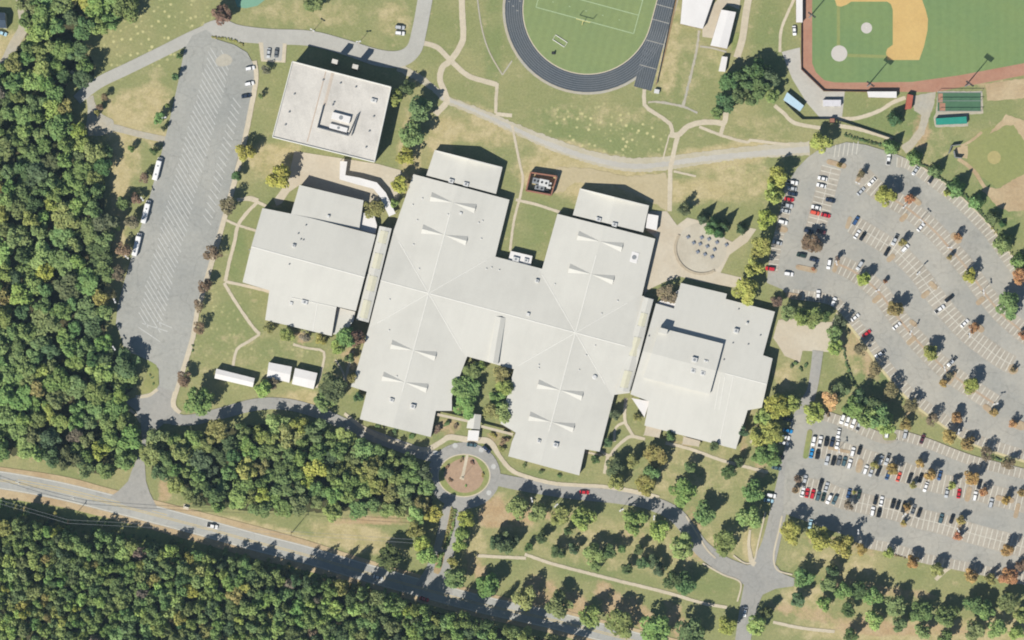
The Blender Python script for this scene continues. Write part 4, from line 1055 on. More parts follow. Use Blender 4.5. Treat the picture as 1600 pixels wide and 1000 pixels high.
strip3('roof_rail', W(496, 475, zwb(496, 475)), W(489, 518, zwb(489, 518)), 0.4, 0.1, M_TRIM, wb)
under(wb)

# ------------------------------------------------------------------ east block
eb = empty('east_block', W(1100, 570)); eb['label'] = 'pale school block with a raised hall beside the car parks'; eb['category'] = 'building'
e0, e1 = (1000, 547), (1200, 601)
el = math.hypot(e1[0] - e0[0], e1[1] - e0[1])
zeb = lambda x, y: 7.4 - 0.075 * S * abs((x - e0[0]) * (e1[1] - e0[1]) - (y - e0[1]) * (e1[0] - e0[0])) / el
EBP = [(1064, 442), (1077, 445), (1136, 459), (1134, 467), (1211, 487), (1192, 555), (1207, 560), (1190, 637), (1168, 641), (1150, 702), (1007, 665), (1014, 627), (985, 616), (1025, 474), (1053, 482)]
roof(eb, EBP, zeb, M_ROOF, [(*e0, *e1)], thick=0.4)
walls(eb, [W(p[0], p[1], zeb(*p)) for p in EBP], M_WALL, inset=0.996)
HB = [(1031, 512), (1130, 537), (1109, 616), (1005, 590)]
zhb = lambda x, y: zeb(x, y) + 2.6 + 0.004 * (540 - y)
roof(eb, HB, zhb, M_ROOF, [(*e0, *e1)], thick=0.4, name='hall_roof')
walls(eb, [W(p[0], p[1], zhb(*p)) for p in HB], mat('hall_cladding', (206, 204, 196), 0.05), z0=5.5, windows=False, name='hall_wall')
w = W(1036, 517, 9.6); box('penthouse', w.x, w.y, 8.0, 12.0, 4.4, 2.6, M_ROOF, eb, R(-15))
for pts in ([(1027, 473), (1061, 453), (1053, 483)], [(987, 622), (1015, 627), (1007, 652)]):
    slab(eb, pts, 3.9, M_ROOFW, 'canopy')
for x, y, lx, ly, h in ((1150, 517, 2.4, 2.2, 1.3), (1167, 505, 1.0, 1.0, 1.2)): unit(eb, x, y, zeb(x, y), lx, ly, h)
unit(eb, 1085, 562, zhb(1085, 562), 2.8, 2.4, 1.2); unit(eb, 1103, 564, zhb(1103, 564), 2.2, 1.0, 0.5); unit(eb, 1083, 579, zhb(1083, 579), 2.4, 2.2, .4); unit(eb, 1098, 583, zhb(1098, 583), 2.4, 2.2, .4)
for x, y in ((1154, 483), (1188, 524), (1131, 562), (1014, 525), (1169, 538), (1145, 536)): vent(eb, x, y, zeb(x, y), .4, .6)
for x0, x1 in ((1126, 1117), (1133, 1124), (1146, 1124)):
    y0, y1 = 588, 640 if x0 < 1140 else 694
    strip3('roof_rail', W(x0, y0, zeb(x0, y0)), W(x1, y1, zeb(x1, y1)), 0.4, 0.12, M_TRIM, eb)
strip3('ridge_cap', W(1133, 583, zeb(1133, 583)), W(1198, 600, zeb(1198, 600)), 0.5, 0.1, M_TRIM, eb)
slab(eb, [(1010, 664), (1034, 670), (1030, 684), (1006, 680)], 3.2, M_PLAZA, 'porch_canopy'); slab(eb, [(1068, 682), (1094, 689), (1092, 698), (1066, 694)], 3.2, M_PLAZA, 'porch_canopy')
under(eb)

# ------------------------------------------------------------------ bent white walkway roof between hall and west block
cw = empty('covered_walkway', W(580, 290)); cw['label'] = 'bent white covered walkway between the square hall and school'; cw['category'] = 'canopy'
CWP = [(537, 252), (535, 277), (560, 283), (586, 290), (598, 304), (613, 336)]
L1, R1 = offs(CWP, 5.6), offs(CWP, -5.6)
for i in range(len(CWP) - 1):
    pts = [L1[i], L1[i + 1], R1[i + 1], R1[i]]
    roof(cw, pts, lambda x, y: 3.6, M_ROOFW, thick=0.25, name='roof_panel')
for i, p in enumerate(L1 + R1):
    w = W(p[0], p[1], 3.5); bm = bmesh.new(); tube_bm(bm, (w.x, w.y, 0), (w.x, w.y, 3.45), .12, .12); obj_bm('post', bm, M_TRIM, cw)
under(cw)

# ------------------------------------------------------------------ small buildings
def hut(name, label, pts, h, m_roof, m_wall, cat='building', ridge=None, extra=None, group=None, rise=0.5):
    cx = sum(p[0] for p in pts) / len(pts); cy = sum(p[1] for p in pts) / len(pts)
    o = empty(name, W(cx, cy)); tag(o, label, cat, group)
    if ridge: gabled(o, pts, h, h + rise, m_roof, 'roof', ridge)
    else: roof(o, pts, lambda x, y: h, m_roof, thick=0.25)
    wl = walls(o, [W(p[0], p[1], h) for p in pts], m_wall, pitch=4.5)
    a, b = W(*pts[0]), W(*pts[1])
    m_ = (a + b) / 2
    box('door', m_.x, m_.y, 0.05, min(2.2, h * .8), 1.1, 0.3, M_DARKM, o, math.atan2(b.y - a.y, b.x - a.x))
    if extra: extra(o)
    under(o)
    return o
rw = ((1, 2), (3, 0))
hut('portable_classroom', 'long white portable classroom on the lawn below the bus lot', [(338, 576), (398, 591), (395, 605), (335, 591)], 4.2, M_ROOFW, M_TRIM, ridge=rw)
hut('portable_classroom', 'left of two squarish white portable classrooms on the lawn', [(420, 566), (456, 573), (452, 598), (417, 589)], 4.2, M_ROOFW, M_TRIM, ridge=rw)
hut('portable_classroom', 'right of two squarish white portable classrooms on the lawn', [(461, 575), (496, 583), (490, 608), (456, 600)], 4.2, M_ROOFW, M_TRIM, ridge=rw)
hut('stadium_building', 'wide white-roofed stadium building beside the running track', [(1069, -30), (1124, -30), (1098, 45), (1063, 37)], 4.5, M_ROOFW, M_WALL)
hut('field_house', 'narrow white-roofed field house between track and ball field', [(1127, 15), (1150, 19), (1136, 76), (1110, 71)], 5.2, M_ROOFW, M_WALL, ridge=((0, 1), (2, 3)))
hut('storage_shed', 'little white shed under dark trees by the field house', [(1128, 88), (1137, 89), (1133, 112), (1123, 111)], 3.0, M_ROOFW, M_TRIM)
hut('dugout', 'white-roofed dugout along the left side of the ball field', [(1244, -30), (1254, -30), (1254, 35), (1244, 35)], 3.4, M_ROOFW, M_WALL)
hut('dugout', 'white-roofed dugout below the ball field infield', [(1355, 143), (1401, 143), (1401, 153), (1357, 152)], 3.2, M_ROOFW, M_WALL)
hut('bleacher_roof', 'pale blue roofed stand in tree shade behind home plate', [(1230, 144), (1256, 165), (1250, 174), (1224, 156)], 3.2, M_BLUEROOF, M_GREYM, cat='stand')
hut('concession_tent', 'low white rectangular canopy on the home plate plaza', [(1286, 156), (1314, 156), (1314, 166), (1286, 166)], 2.6, mat('white_canvas', (226, 224, 228), 0.06), M_TRIM, cat='canopy')
hut('storage_shed', 'red-brown roofed shed beside the ball field dirt yard', [(1418, 147), (1427, 149), (1424, 170), (1414, 171)], 3.4, M_REDROOF, M_BRICK)
hut('ticket_booth', 'small brick ticket booth on the black ball park fence', [(1297, 185), (1304, 185), (1304, 191), (1297, 191)], 3.0, M_BRICK, M_BRICK)
hut('equipment_shelter', 'bright teal shelter roof below the batting cage', [(1462, 185), (1510, 182), (1511, 193), (1463, 195)], 2.8, M_TEAL, M_GREYM, cat='shelter')
hut('house', 'dark roofed house at the far left edge under trees', [(-24, 18), (8, 20), (10, 44), (-24, 42)], 4.2, mat('dark_shingle', (70, 84, 100), 0.15), M_TRIM, ridge=((1, 2), (3, 0)), rise=1.6)
# batting cage
bc = empty('batting_cage', W(1498, 160)); tag(bc, 'dark green batting cage with red end pads beside the dirt yard', 'cage')
sheet('cage_turf', [(1465, 145), (1532, 145), (1532, 174), (1465, 174)], M_CAGE, bc); sheet('end_pad', [(1466, 146), (1473, 146), (1473, 160), (1466, 160)], M_CLAY, bc); sheet('end_pad', [(1468, 161), (1477, 161), (1477, 173), (1468, 173)], M_CLAY, bc)
for y in (145, 158, 174):
    a, b = W(1465, y), W(1532, y)
    bm = bmesh.new(); tube_bm(bm, (a.x, a.y, 3.2), (b.x, b.y, 3.2), .14, .14); obj_bm('top_rail', bm, M_GREYM, bc)
    for x in (1465, 1482, 1498, 1515, 1532):
        p_ = W(x, y); bm = bmesh.new(); tube_bm(bm, (p_.x, p_.y, 0), (p_.x, p_.y, 3.2), .09, .09); obj_bm('post', bm, M_GREYM, bc)
under(bc)
# brick plant yard with chillers
py_ = empty('plant_yard', W(846, 287)); tag(py_, 'small brick-walled plant yard with chillers on the tan lawn', 'enclosure')
PY = [(829, 270), (870, 276), (861, 305), (822, 298)]
for i in range(4):
    a, b = W(*PY[i]), W(*PY[(i + 1) % 4])
    t = (b - a).normalized(); n_ = Vector((-t.y, t.x, 0)) * .35
    v = [a + n_, b + n_, b - n_, a - n_] + [q + Vector((0, 0, 4.2)) for q in (a + n_, b + n_, b - n_, a - n_)]
    from_py('brick_wall', v, [(0, 1, 5, 4), (1, 2, 6, 5), (2, 3, 7, 6), (3, 0, 4, 7), (7, 6, 5, 4)], M_BRICK, py_)
for x, y, lx, ly, h, m_ in ((838, 283, 4.0, 3.0, 3.4, M_GREYM), (850, 286, 5.0, 3.6, 3.8, M_HVAC), (843, 294, 5.0, 2.4, 2.8, M_GREYM), (858, 290, 2.2, 3.4, 3.0, M_HVAC), (853, 297, 3.0, 2.0, 2.2, M_DARKM)):
    p_ = W(x, y); b_ = box('chiller', p_.x, p_.y, 0, h, lx, ly, m_, py_, R(-12), bevel=.12)
    bm = bmesh.new()
    for k in (-1, 1): tube_bm(bm, (p_.x + k * lx * .22, p_.y - k * lx * .05, h - .05), (p_.x + k * lx * .22, p_.y - k * lx * .05, h + .2), .6, .6, 10)
    obj_bm('fan', bm, M_DARKM, b_)
under(py_)
# backstop at the softball field
sd = empty('softball_shelter', W(1487, 238)); tag(sd, 'grey backstop frame beside the softball home dirt', 'backstop')
for (x0, y0, x1, y1) in ((1482, 240, 1486, 228), (1486, 228, 1500, 226), (1490, 236, 1492, 246), (1492, 246, 1502, 247)):
    strip3('backstop_panel', W(x0, y0), W(x1, y1), 0.5, 2.8, M_GREYM, sd)
under(sd)

# ================================================================== TREES AND SHRUBS
def leaf_quads(cent, nrm, size, rng):
    """one bent leaf clump (a quad) for each centre, facing roughly along nrm"""
    n_ = len(cent)
    nr = nrm + rng.normal(0, 0.48, (n_, 3)); nr /= np.linalg.norm(nr, axis=1)[:, None] + 1e-9
    t = np.cross(nr, rng.normal(0, 1, (n_, 3))); t /= np.linalg.norm(t, axis=1)[:, None] + 1e-9
    b = np.cross(nr, t)
    s = size[:, None]
    asp = rng.uniform(0.6, 1.0, n_)[:, None]
    v = np.stack([cent - t * s, cent - b * s * asp + nr * s * .25, cent + t * s, cent + b * s * asp + nr * s * .25], 1)
    return v.reshape(-1, 3)
def crown_verts(seed, kind, nleaf=1000):
    rng = np.random.default_rng(seed)
    if kind == 'cone':
        k = nleaf
        h = 1 - np.sqrt(rng.uniform(0, 1, k)) ; h = h * 0.98
        a = rng.uniform(0, 2 * math.pi, k)
        wob = 1 + 0.16 * np.sin(a * 5 + seed) + 0.1 * np.sin(h * 22)
        r = (1 - h) * wob * rng.uniform(0.7, 1.05, k)
        c = np.stack([r * np.cos(a), r * np.sin(a), h * 2 - 1], 1)
        n_ = np.stack([np.cos(a), np.sin(a), np.full(k, 0.55)], 1)
        return leaf_quads(c, n_, rng.uniform(0.09, 0.2, k), rng)
    nl = {'broad': 15, 'bare': 12, 'bush': 5, 'mass': 11}[kind]
    cs, ns, ss = [], [], []
    for i in range(nl):
        a = rng.uniform(0, 2 * math.pi)
        z = rng.uniform(-0.5, 0.72)
        rr = math.sqrt(max(0, 1 - (z * .95) ** 2)) * rng.uniform(0.35, 0.78)
        if i == 0: rr, z = 0.1, 0.55
        lc = np.array([rr * math.cos(a), rr * math.sin(a), z])
        lr = rng.uniform(0.26, 0.44) * (1.25 if kind == 'bush' else 1)
        k = max(8, int(nleaf / nl * (lr / 0.35) ** 2))
        dv = rng.normal(0, 1, (k, 3)); dv[:, 2] = dv[:, 2] * .9 + .28
        dv /= np.linalg.norm(dv, axis=1)[:, None]
        rad = lr * rng.uniform(0.62, 1.08, k)[:, None]
        cs.append(lc + dv * rad); ns.append(dv * .75 + np.array([0, 0, .7]))
        ss.append(rng.uniform(0.055, 0.13, k) * (1.8 if kind == 'bush' else 1.0) * (1.12 if kind == 'mass' else 1))
    return leaf_quads(np.concatenate(cs), np.concatenate(ns), np.concatenate(ss), rng)
def crown_mesh(seed, kind, nleaf):
    v = crown_verts(seed, kind, nleaf)
    me = np_mesh('crown', v, np.arange(len(v)).reshape(-1, 4))
    me.materials.append(M_LEAF)
    return me
CROWNS = {'broad': [crown_mesh(s, 'broad', 1300) for s in range(10, 18)], 'cone': [crown_mesh(s, 'cone', 750) for s in range(30, 34)],
          'bare': [crown_mesh(s, 'bare', 800) for s in range(40, 45)], 'bush': [crown_mesh(s, 'bush', 190) for s in range(50, 54)]}
def trunk_mesh(seed):
    rng = random.Random(seed)
    bm = bmesh.new()
    tube_bm(bm, (0, 0, 0), (0.01, 0.0, 0.55), 0.030, 0.02, 7)
    for i in range(5):
        a = i * 1.26 + rng.uniform(-.3, .3); z = rng.uniform(.32, .52)
        tube_bm(bm, (0.005, 0, z), (0.16 * math.cos(a), 0.16 * math.sin(a), z + rng.uniform(.16, .3)), 0.013, 0.004, 5)
    tube_bm(bm, (0.01, 0, 0.55), (0.02, 0.01, 0.85), 0.02, 0.005, 6)
    me = bpy.data.meshes.new('trunk'); bm.to_mesh(me); bm.free(); me.materials.append(M_BARK)
    return me
TRUNKS = [trunk_mesh(s) for s in range(4)]
LEAFC = {'g': ((93, 110, 59), 'green'), 'd': ((74, 90, 54), 'dark green'), 'y': ((124, 128, 54), 'yellow-green'), 'o': ((114, 112, 60), 'olive'), 'b': ((118, 103, 78), 'brown'), 'r': ((114, 90, 72), 'reddish brown'),
         'G': ((150, 126, 68), 'golden'), 'O': ((156, 112, 74), 'orange'), 'k': ((58, 84, 48), 'deep green'), 'n': ((118, 106, 90), 'grey-brown'), 't': ((170, 140, 92), 'tan'), 'l': ((111, 125, 64), 'light green')}
LK = 2.85
def leaf_color(c, rng=random, spread=0.12):
    k = LK * (1 + rng.uniform(-spread, spread))
    if c in 'bGOrtn': k *= 0.74
    return col(tuple(max(0, v + rng.uniform(-6, 6)) for v in LEAFC[c][0]), k)
TREES = []
def tree(x, y, r, c, kind='broad', height=None, name=None, label=None, group=None, cat='tree'):
    rm = r * S
    if height and kind != 'cone': height *= 1.08
    if kind == 'cone': h = height or rm * 3.6 + 1; hc, hh = h * .54, h * .46; nm = 'conifer_tree'
    elif kind == 'bush': h = height or max(0.6, rm * 1.15); hc, hh = h * .5, h * .55; nm = 'shrub'
    elif kind == 'bare': h = height or rm * 2.1 + 1.8; hc, hh = h * .64, h * .38; nm = 'autumn_tree'
    else: h = height or rm * 2.3 + 2.4; hc, hh = h * .56, h * .46; nm = 'broadleaf_tree'
    w = W(x, y, hc)
    root = empty(name or nm, (w.x, w.y, 0), random.uniform(0, 6.28))
    if kind != 'bush':
        t = mesh_obj('trunk', random.choice(TRUNKS), root); t.scale = (h, h, h)
    cr = mesh_obj('crown', random.choice(CROWNS[kind]), root)
    cr.location = (0, 0, hc); cr.scale = (rm * random.uniform(1.1, 1.26), rm * random.uniform(1.1, 1.26), hh)
    cr.color = leaf_color(c)
    tag(root, label, cat, group)
    TREES.append((x, y, r))
    return root
def plant(group, where, items, axis='x', cat='tree', word='tree'):
    """a set of trees told apart by colour and by their place along the set"""
    items = sorted(items, key=lambda t: t[0] if axis == 'x' else t[1])
    cnt = {}
    for it in items: cnt[it[3]] = cnt.get(it[3], 0) + 1
    seen = {}
    for it in items:
        x, y, r, c = it[:4]; kind = it[4] if len(it) > 4 else 'broad'; hgt = it[5] if len(it) > 5 else None
        i = seen.get(c, 0); seen[c] = i + 1
        cn = LEAFC[c][1]
        wd = {'cone': 'conifer', 'bush': 'shrub'}.get(kind, word)
        side = 'left' if axis == 'x' else 'the top'
        lab = ('%s %s %s from %s, %s' % (ordn(i), cn, wd, side, where)) if cnt[c] > 1 else ('the only %s %s %s' % (cn, wd, where))
        tree(x, y, r, c, kind, hgt, label=lab, group=group, cat='shrub' if kind == 'bush' else cat)

plant('small trees left of the bus lot', 'along the left edge of the bus lot', [(225, 278, 8, 'b', 'bare'), (213, 310, 8, 'b', 'bare'), (192, 318, 9, 'g'), (206, 348, 12, 'b', 'bare'), (194, 390, 11, 'b', 'bare'), (184, 428, 11, 'b', 'bare'), (174, 462, 9, 'b', 'bare'), (182, 355, 6, 'l'),
       (250, 186, 9, 'g'), (274, 120, 6, 'd'), (280, 88, 4, 'd'), (262, 165, 4, 'g'), (240, 236, 6, 'd'), (205, 232, 5, 'g'), (156, 168, 6, 'b', 'bare'), (163, 152, 6, 'b', 'bare'), (152, 176, 5, 'o'), (168, 238, 9, 'd'), (256, 200, 4, 'd')], 'y')
plant('small trees right of the bus lot', 'along the right edge of the bus lot', [(357, 322, 14, 'b', 'bare'), (332, 396, 12, 'b', 'bare'), (319, 446, 11, 'r', 'bare'), (310, 478, 8, 'b', 'bare'), (312, 512, 9, 'b', 'bare'), (288, 592, 11, 'b', 'bare'), (370, 275, 8, 'd'), (311, 626, 20, 'g', 'broad', 14), (415, 110, 7, 'n', 'bare'), (408, 150, 4, 'g'), (384, 238, 13, 'y', 'broad', 10), (437, 276, 17, 'y', 'broad', 12)], 'y')
plant('trees round the square hall', 'round the square hall', [(490, 3, 16, 'g'), (616, 152, 11, 'o'), (657, 172, 18, 'g', 'broad', 13), (645, 210, 18, 'g', 'broad', 13), (633, 243, 13, 'y', 'broad', 11), (624, 288, 14, 'y', 'broad', 11), (636, 138, 10, 'd', 'broad', 11), (616, 318, 6, 'l'), (346, 22, 13, 'r', 'broad', 10)], 'y')
plant('dark trees between track and ball field', 'in the dark clump behind home plate', [(1138, 128, 15, 'd', 'broad', 12), (1163, 122, 17, 'd', 'broad', 13), (1186, 136, 16, 'd', 'broad', 13), (1134, 158, 14, 'd', 'broad', 10), (1155, 146, 13, 'd', 'broad', 12), (1122, 176, 9, 'g'), (1186, 108, 15, 'd', 'broad', 12), (1204, 122, 13, 'd', 'broad', 12), (1206, 148, 11, 'g', 'broad', 10), (1176, 156, 10, 'g', 'broad', 9)])
plant('conifers along the curved car park edge', 'along the curved edge of the big car park', [(1394, 229, 10, 'g', 'cone', 11), (1431, 246, 10, 'g', 'cone', 11), (1463, 266, 9, 'g', 'cone', 11), (1496, 294, 12, 'g', 'cone', 14), (1527, 315, 10, 'g', 'cone', 12), (1553, 340, 9, 'g', 'cone', 11), (1570, 380, 12, 'g', 'cone', 14), (1597, 409, 12, 'g', 'cone', 13), (1567, 349, 5, 'k', 'cone', 4), (1400, 184, 10, 'k', 'cone', 11)])
plant('trees near the ball park gate', 'beside the ball park gate', [(1284, 222, 14, 'y', 'broad', 12)])
plant('patio conifers', 'beside the patio', [(1070, 327, 9, 'd', 'broad', 9), (1100, 340, 8, 'k', 'cone', 11), (1117, 349, 8, 'k', 'cone', 12), (1132, 352, 8, 'k', 'cone', 12), (1111, 358, 7, 'g', 'cone', 9), (1124, 362, 8, 'k', 'cone', 10), (1160, 357, 7, 'k', 'cone', 10)])
plant('bright trees left of the big car park', 'along the left kerb of the big car park', [(1214, 275, 15, 'y', 'broad', 12), (1206, 304, 15, 'y', 'broad', 12), (1196, 342, 14, 'y', 'broad', 12), (1187, 386, 15, 'y', 'broad', 12), (1178, 419, 14, 'y', 'broad', 12), (1167, 456, 17, 'y', 'broad', 11), (1214, 470, 8, 'r', 'broad', 7)], 'y')
plant('trees round the pale court', 'beside the pale court at the big car park', [(1234, 490, 12, 'g'), (1254, 496, 13, 'l'), (1273, 498, 13, 'g'), (1290, 494, 8, 'd'), (1312, 502, 10, 'd', 'broad', 9), (1306, 521, 12, 'g', 'broad', 10), (1303, 540, 12, 'l', 'broad', 10)])
plant('trees along the walk between the car parks', 'along the walk between the car parks', [(1344, 546, 10, 'b', 'bare'), (1366, 578, 10, 'b', 'bare'), (1391, 612, 12, 'b', 'bare'), (1424, 634, 11, 'b', 'bare'), (1455, 655, 10, 'b', 'bare'), (1415, 663, 9, 'G', 'broad', 7), (1482, 682, 12, 'G', 'bare'), (1513, 694, 10, 'G', 'broad', 8), (1540, 709, 10, 'b', 'bare'), (1576, 725, 9, 'b', 'bare'), (1494, 653, 8, 'O', 'broad', 8)])
plant('trees at the upper end of the lower car park', 'at the upper end of the lower car park', [(1333, 634, 15, 'g', 'broad', 13), (1354, 652, 17, 'l', 'broad', 14), (1374, 650, 17, 'g', 'broad', 14), (1386, 664, 13, 'l', 'broad', 12), (1345, 622, 12, 'd', 'broad', 12), (1366, 630, 12, 'd', 'broad', 12), (1314, 607, 13, 'd', 'broad', 7), (1297, 626, 13, 't', 'bare'), (1271, 644, 14, 'y', 'broad', 10), (1213, 636, 17, 'y', 'broad', 13), (1238, 630, 13, 'y', 'broad', 12), (1204, 676, 16, 'y', 'broad', 13), (1205, 712, 15, 'g', 'broad', 13), (1192, 655, 13, 'l', 'broad', 11), (1292, 646, 5, 'r', 'bush')])
lot = [(1410, 379, 6, 'o'), (1497, 369, 6, 'O'), (1484, 402, 4, 'o'), (1515, 430, 10, 'y'), (1400, 482, 12, 'o'), (1577, 478, 17, 'g', 'broad', 11), (1385, 305, 15, 'y', 'broad', 11), (1421, 311, 7, 'O'), (1479, 302, 5, 'y'), (1270, 378, 15, 'b', 'broad', 9), (1350, 435, 10, 'y'), (1271, 420, 3, 'O'), (1383, 440, 3, 'O'),
       (1522, 513, 7, 'O'), (1455, 552, 12, 'o'), (1484, 586, 5, 'b'), (1475, 598, 6, 'G'), (1516, 602, 11, 'y'), (1583, 578, 4, 'b'), (1598, 524, 6, 'O'), (1553, 644, 6, 'G'), (1583, 662, 6, 'O'), (1595, 432, 11, 'O'), (1312, 258, 4, 'G'), (1345, 272, 5, 'b'), (1308, 404, 4, 'n')]
plant('small trees inside the big car park', 'inside the big car park', lot)
lot2 = [(1394, 733, 8, 'G'), (1438, 724, 6, 'G'), (1453, 742, 9, 'G', 'broad', 9), (1519, 746, 10, 'G', 'broad', 9), (1487, 759, 7, 'y'), (1537, 769, 6, 'O'), (1571, 780, 7, 'G', 'broad', 8), (1596, 770, 6, 'G'), (1417, 792, 5, 'G'), (1412, 817, 4, 'G'), (1502, 813, 6, 'G', 'broad', 7), (1497, 838, 6, 'O', 'broad', 7), (1573, 860, 9, 'G', 'broad', 9),
        (1427, 758, 5, 'o'), (1246, 748, 5, 'b'), (1242, 766, 5, 'b'), (1326, 789, 7, 'b', 'bare'), (1335, 769, 3, 'y'), (1367, 727, 6, 'o')]
plant('small trees inside the lower car park', 'inside the lower car park', lot2)
plant('trees below the lower car park', 'along the bottom edge of the lower car park', [(1239, 831, 17, 'y', 'broad', 13), (1278, 841, 16, 'y', 'broad', 13), (1316, 853, 17, 'y', 'broad', 14), (1346, 858, 8, 'G'), (1388, 864, 9, 'l', 'broad', 9), (1425, 877, 9, 'G', 'broad', 9), (1465, 890, 9, 'o', 'broad', 9), (1515, 900, 10, 'G', 'broad', 9), (1548, 905, 8, 'o', 'broad', 8), (1575, 902, 12, 'O', 'broad', 9), (1597, 884, 10, 'b')])
south = [(1256, 902, 15, 'g'), (1293, 914, 14, 'g'), (1317, 924, 14, 'g'), (1341, 922, 14, 'd'), (1363, 932, 15, 'g'), (1400, 946, 16, 'g'), (1438, 958, 16, 'g'), (1480, 963, 17, 'g'), (1520, 944, 14, 'd'), (1539, 952, 14, 'g'), (1575, 942, 15, 'g'), (1598, 962, 13, 'l'),
         (1246, 936, 12, 'd'), (1287, 943, 11, 'g'), (1325, 953, 12, 'd'), (1365, 968, 14, 'l'), (1405, 976, 13, 'g'), (1440, 988, 13, 'l'), (1522, 986, 18, 'g'), (1557, 984, 14, 'l'), (1330, 992, 11, 'd'), (1478, 996, 12, 'g'), (1587, 990, 12, 'l'), (1137, 977, 14, 'y'), (1182, 977, 15, 'l'), (1198, 956, 10, 'd'), (1300, 893, 10, 'd')]
plant('trees in the bottom right rows', 'in the rows below the lower car park', [t if len(t) > 5 else (t[0], t[1], t[2] * .92, t[3], 'broad', 8 + t[2] * .2) for t in south])
drive = [(807, 793, 14, 'l'), (840, 801, 14, 'l'), (877, 808, 14, 'l'), (912, 811, 15, 'l'), (992, 816, 15, 'l'), (1030, 828, 15, 'l'), (1062, 852, 17, 'l'), (1068, 771, 16, 'g'), (1012, 757, 14, 'o'), (962, 754, 11, 'o'), (1102, 802, 14, 'g'), (1136, 849, 17, 'g'), (1170, 808, 15, 'l'), (1178, 768, 14, 'g')]
plant('trees along the curving drive', 'along the curving drive', [(t[0], t[1], t[2] * 1.1, t[3], 'broad', 12) for t in drive])
mid = [(827, 856, 6, 'd'), (847, 840, 7, 'd'), (807, 844, 6, 'd'), (872, 863, 9, 'd'), (895, 858, 8, 'd'), (930, 866, 13, 'g'), (952, 861, 10, 'd'), (930, 886, 7, 'g'), (972, 858, 5, 'g'), (998, 858, 7, 'd'), (980, 888, 7, 'd'), (1005, 878, 8, 'd'), (1020, 878, 8, 'd'), (1030, 889, 8, 'd'), (887, 830, 5, 'd'), (1072, 912, 13, 'd'), (1050, 907, 11, 'd')]
plant('small dark trees on the entrance lawn', 'on the lawn below the curving drive', [(t[0], t[1], t[2] * 1.15, t[3], 'broad', 4 + t[2] * .55) for t in mid])
low = [(820, 933, 15, 'l'), (872, 943, 16, 'g'), (922, 963, 16, 'l'), (972, 972, 20, 'g'), (1025, 982, 18, 'g'), (1080, 987, 18, 'd')]
plant('large trees along the highway', 'in the row between lawn path and highway', [(t[0], t[1], t[2] * 1.12, t[3], 'broad', 13) for t in low])
boul = [(712, 903, 15, 'g'), (763, 913, 18, 'g'), (607, 871, 17, 'd'), (662, 848, 14, 'y'), (678, 806, 13, 'y'), (667, 868, 13, 'l'), (727, 811, 12, 'y'), (722, 833, 12, 'l'), (717, 852, 10, 'l'), (790, 849, 16, 'd'), (650, 828, 12, 'o'), (706, 878, 8, 'o'), (776, 848, 11, 'd')]
plant('trees beside the entrance boulevard', 'beside the planted entrance boulevard', [t + ('broad', 9 + t[2] * .22) for t in boul])
plant('trees right of the school', 'on the lawn below the right school block', [(1022, 712, 18, 'o', 'broad', 10), (960, 731, 12, 'd'), (1018, 738, 13, 'g'), (1077, 731, 9, 'g'), (1185, 684, 14, 'y', 'broad', 12), (1188, 710, 13, 'g', 'broad', 11), (960, 648, 8, 'd'), (950, 691, 7, 'd'), (930, 718, 6, 'd'), (1047, 680, 7, 'd'), (1117, 698, 7, 'd'), (1162, 674, 8, 'k'), (1155, 722, 7, 'd'), (995, 652, 6, 'o'), (1138, 738, 10, 'd'), (988, 720, 10, 'o')])
plant('courtyard trees', 'in the school entrance courtyard', [(738, 580, 14, 'g', 'broad', 8), (724, 606, 16, 'g', 'broad', 8), (729, 634, 17, 'g', 'broad', 8), (749, 574, 9, 'l', 'broad', 6), (783, 586, 13, 'o', 'broad', 8), (788, 606, 13, 'o', 'broad', 8), (769, 642, 15, 'o', 'broad', 8), (786, 645, 13, 'l', 'broad', 8), (740, 606, 12, 'g', 'broad', 7), (778, 624, 12, 'g', 'broad', 7)])
plant('trees below the left school block', 'below the left school block', [(450, 521, 11, 'l'), (421, 512, 8, 'o'), (502, 531, 8, 'o'), (541, 527, 16, 'g'), (528, 542, 12, 'l'), (556, 530, 12, 'r'), (521, 606, 19, 'd', 'broad', 11), (508, 628, 14, 'g', 'broad', 10), (412, 606, 12, 'l'), (428, 598, 8, 'n', 'bare'), (550, 590, 8, 'o'), (560, 621, 7, 'd'), (477, 526, 8, 'n', 'bare'), (546, 560, 7, 'g')])
plant('trees squeezed beside school walls', 'squeezed between two school roofs', [(584, 326, 15, 'o', 'bare', 7.5), (1043, 458, 14, 'b', 'bare', 7.5)])

# shrubs: each row of clipped bushes is countable
def hedge(line, n_, r, c, where, group):
    pts = resample(catmull(line, 6), 1.0)
    for i in range(n_):
        p_ = pts[int((len(pts) - 1) * i / max(1, n_ - 1))]
        tree(p_[0] + random.uniform(-.5, .5), p_[1] + random.uniform(-.5, .5), r * random.uniform(.85, 1.15), c, 'bush', label='%s clipped %s bush from left %s' % (ordn(i), LEAFC[c][1], where), group=group, cat='shrub')
hedge([(333, 58), (350, 60), (366, 64), (380, 70)], 11, 2.4, 'o', 'at the top of the bus lot', 'bushes at the top of the bus lot')
hedge([(1321, 211), (1340, 217), (1362, 223), (1385, 229)], 15, 2.6, 'd', 'below the ball park fence', 'bushes below the ball park fence')
hedge([t2(430, 270), t2(520, 320), t2(650, 430), t2(750, 490), t2(880, 600), t2(950, 660), t2(1000, 700), t2(1100, 810), t2(1180, 900)], 28, 2.6, 'd', 'along the curved car park kerb', 'bushes along the curved car park kerb')
hedge([(1550, 356), (1562, 370), (1578, 393), (1586, 404)], 8, 2.6, 'o', 'at the right end of the curved kerb', 'bushes at the right end of the curved kerb')
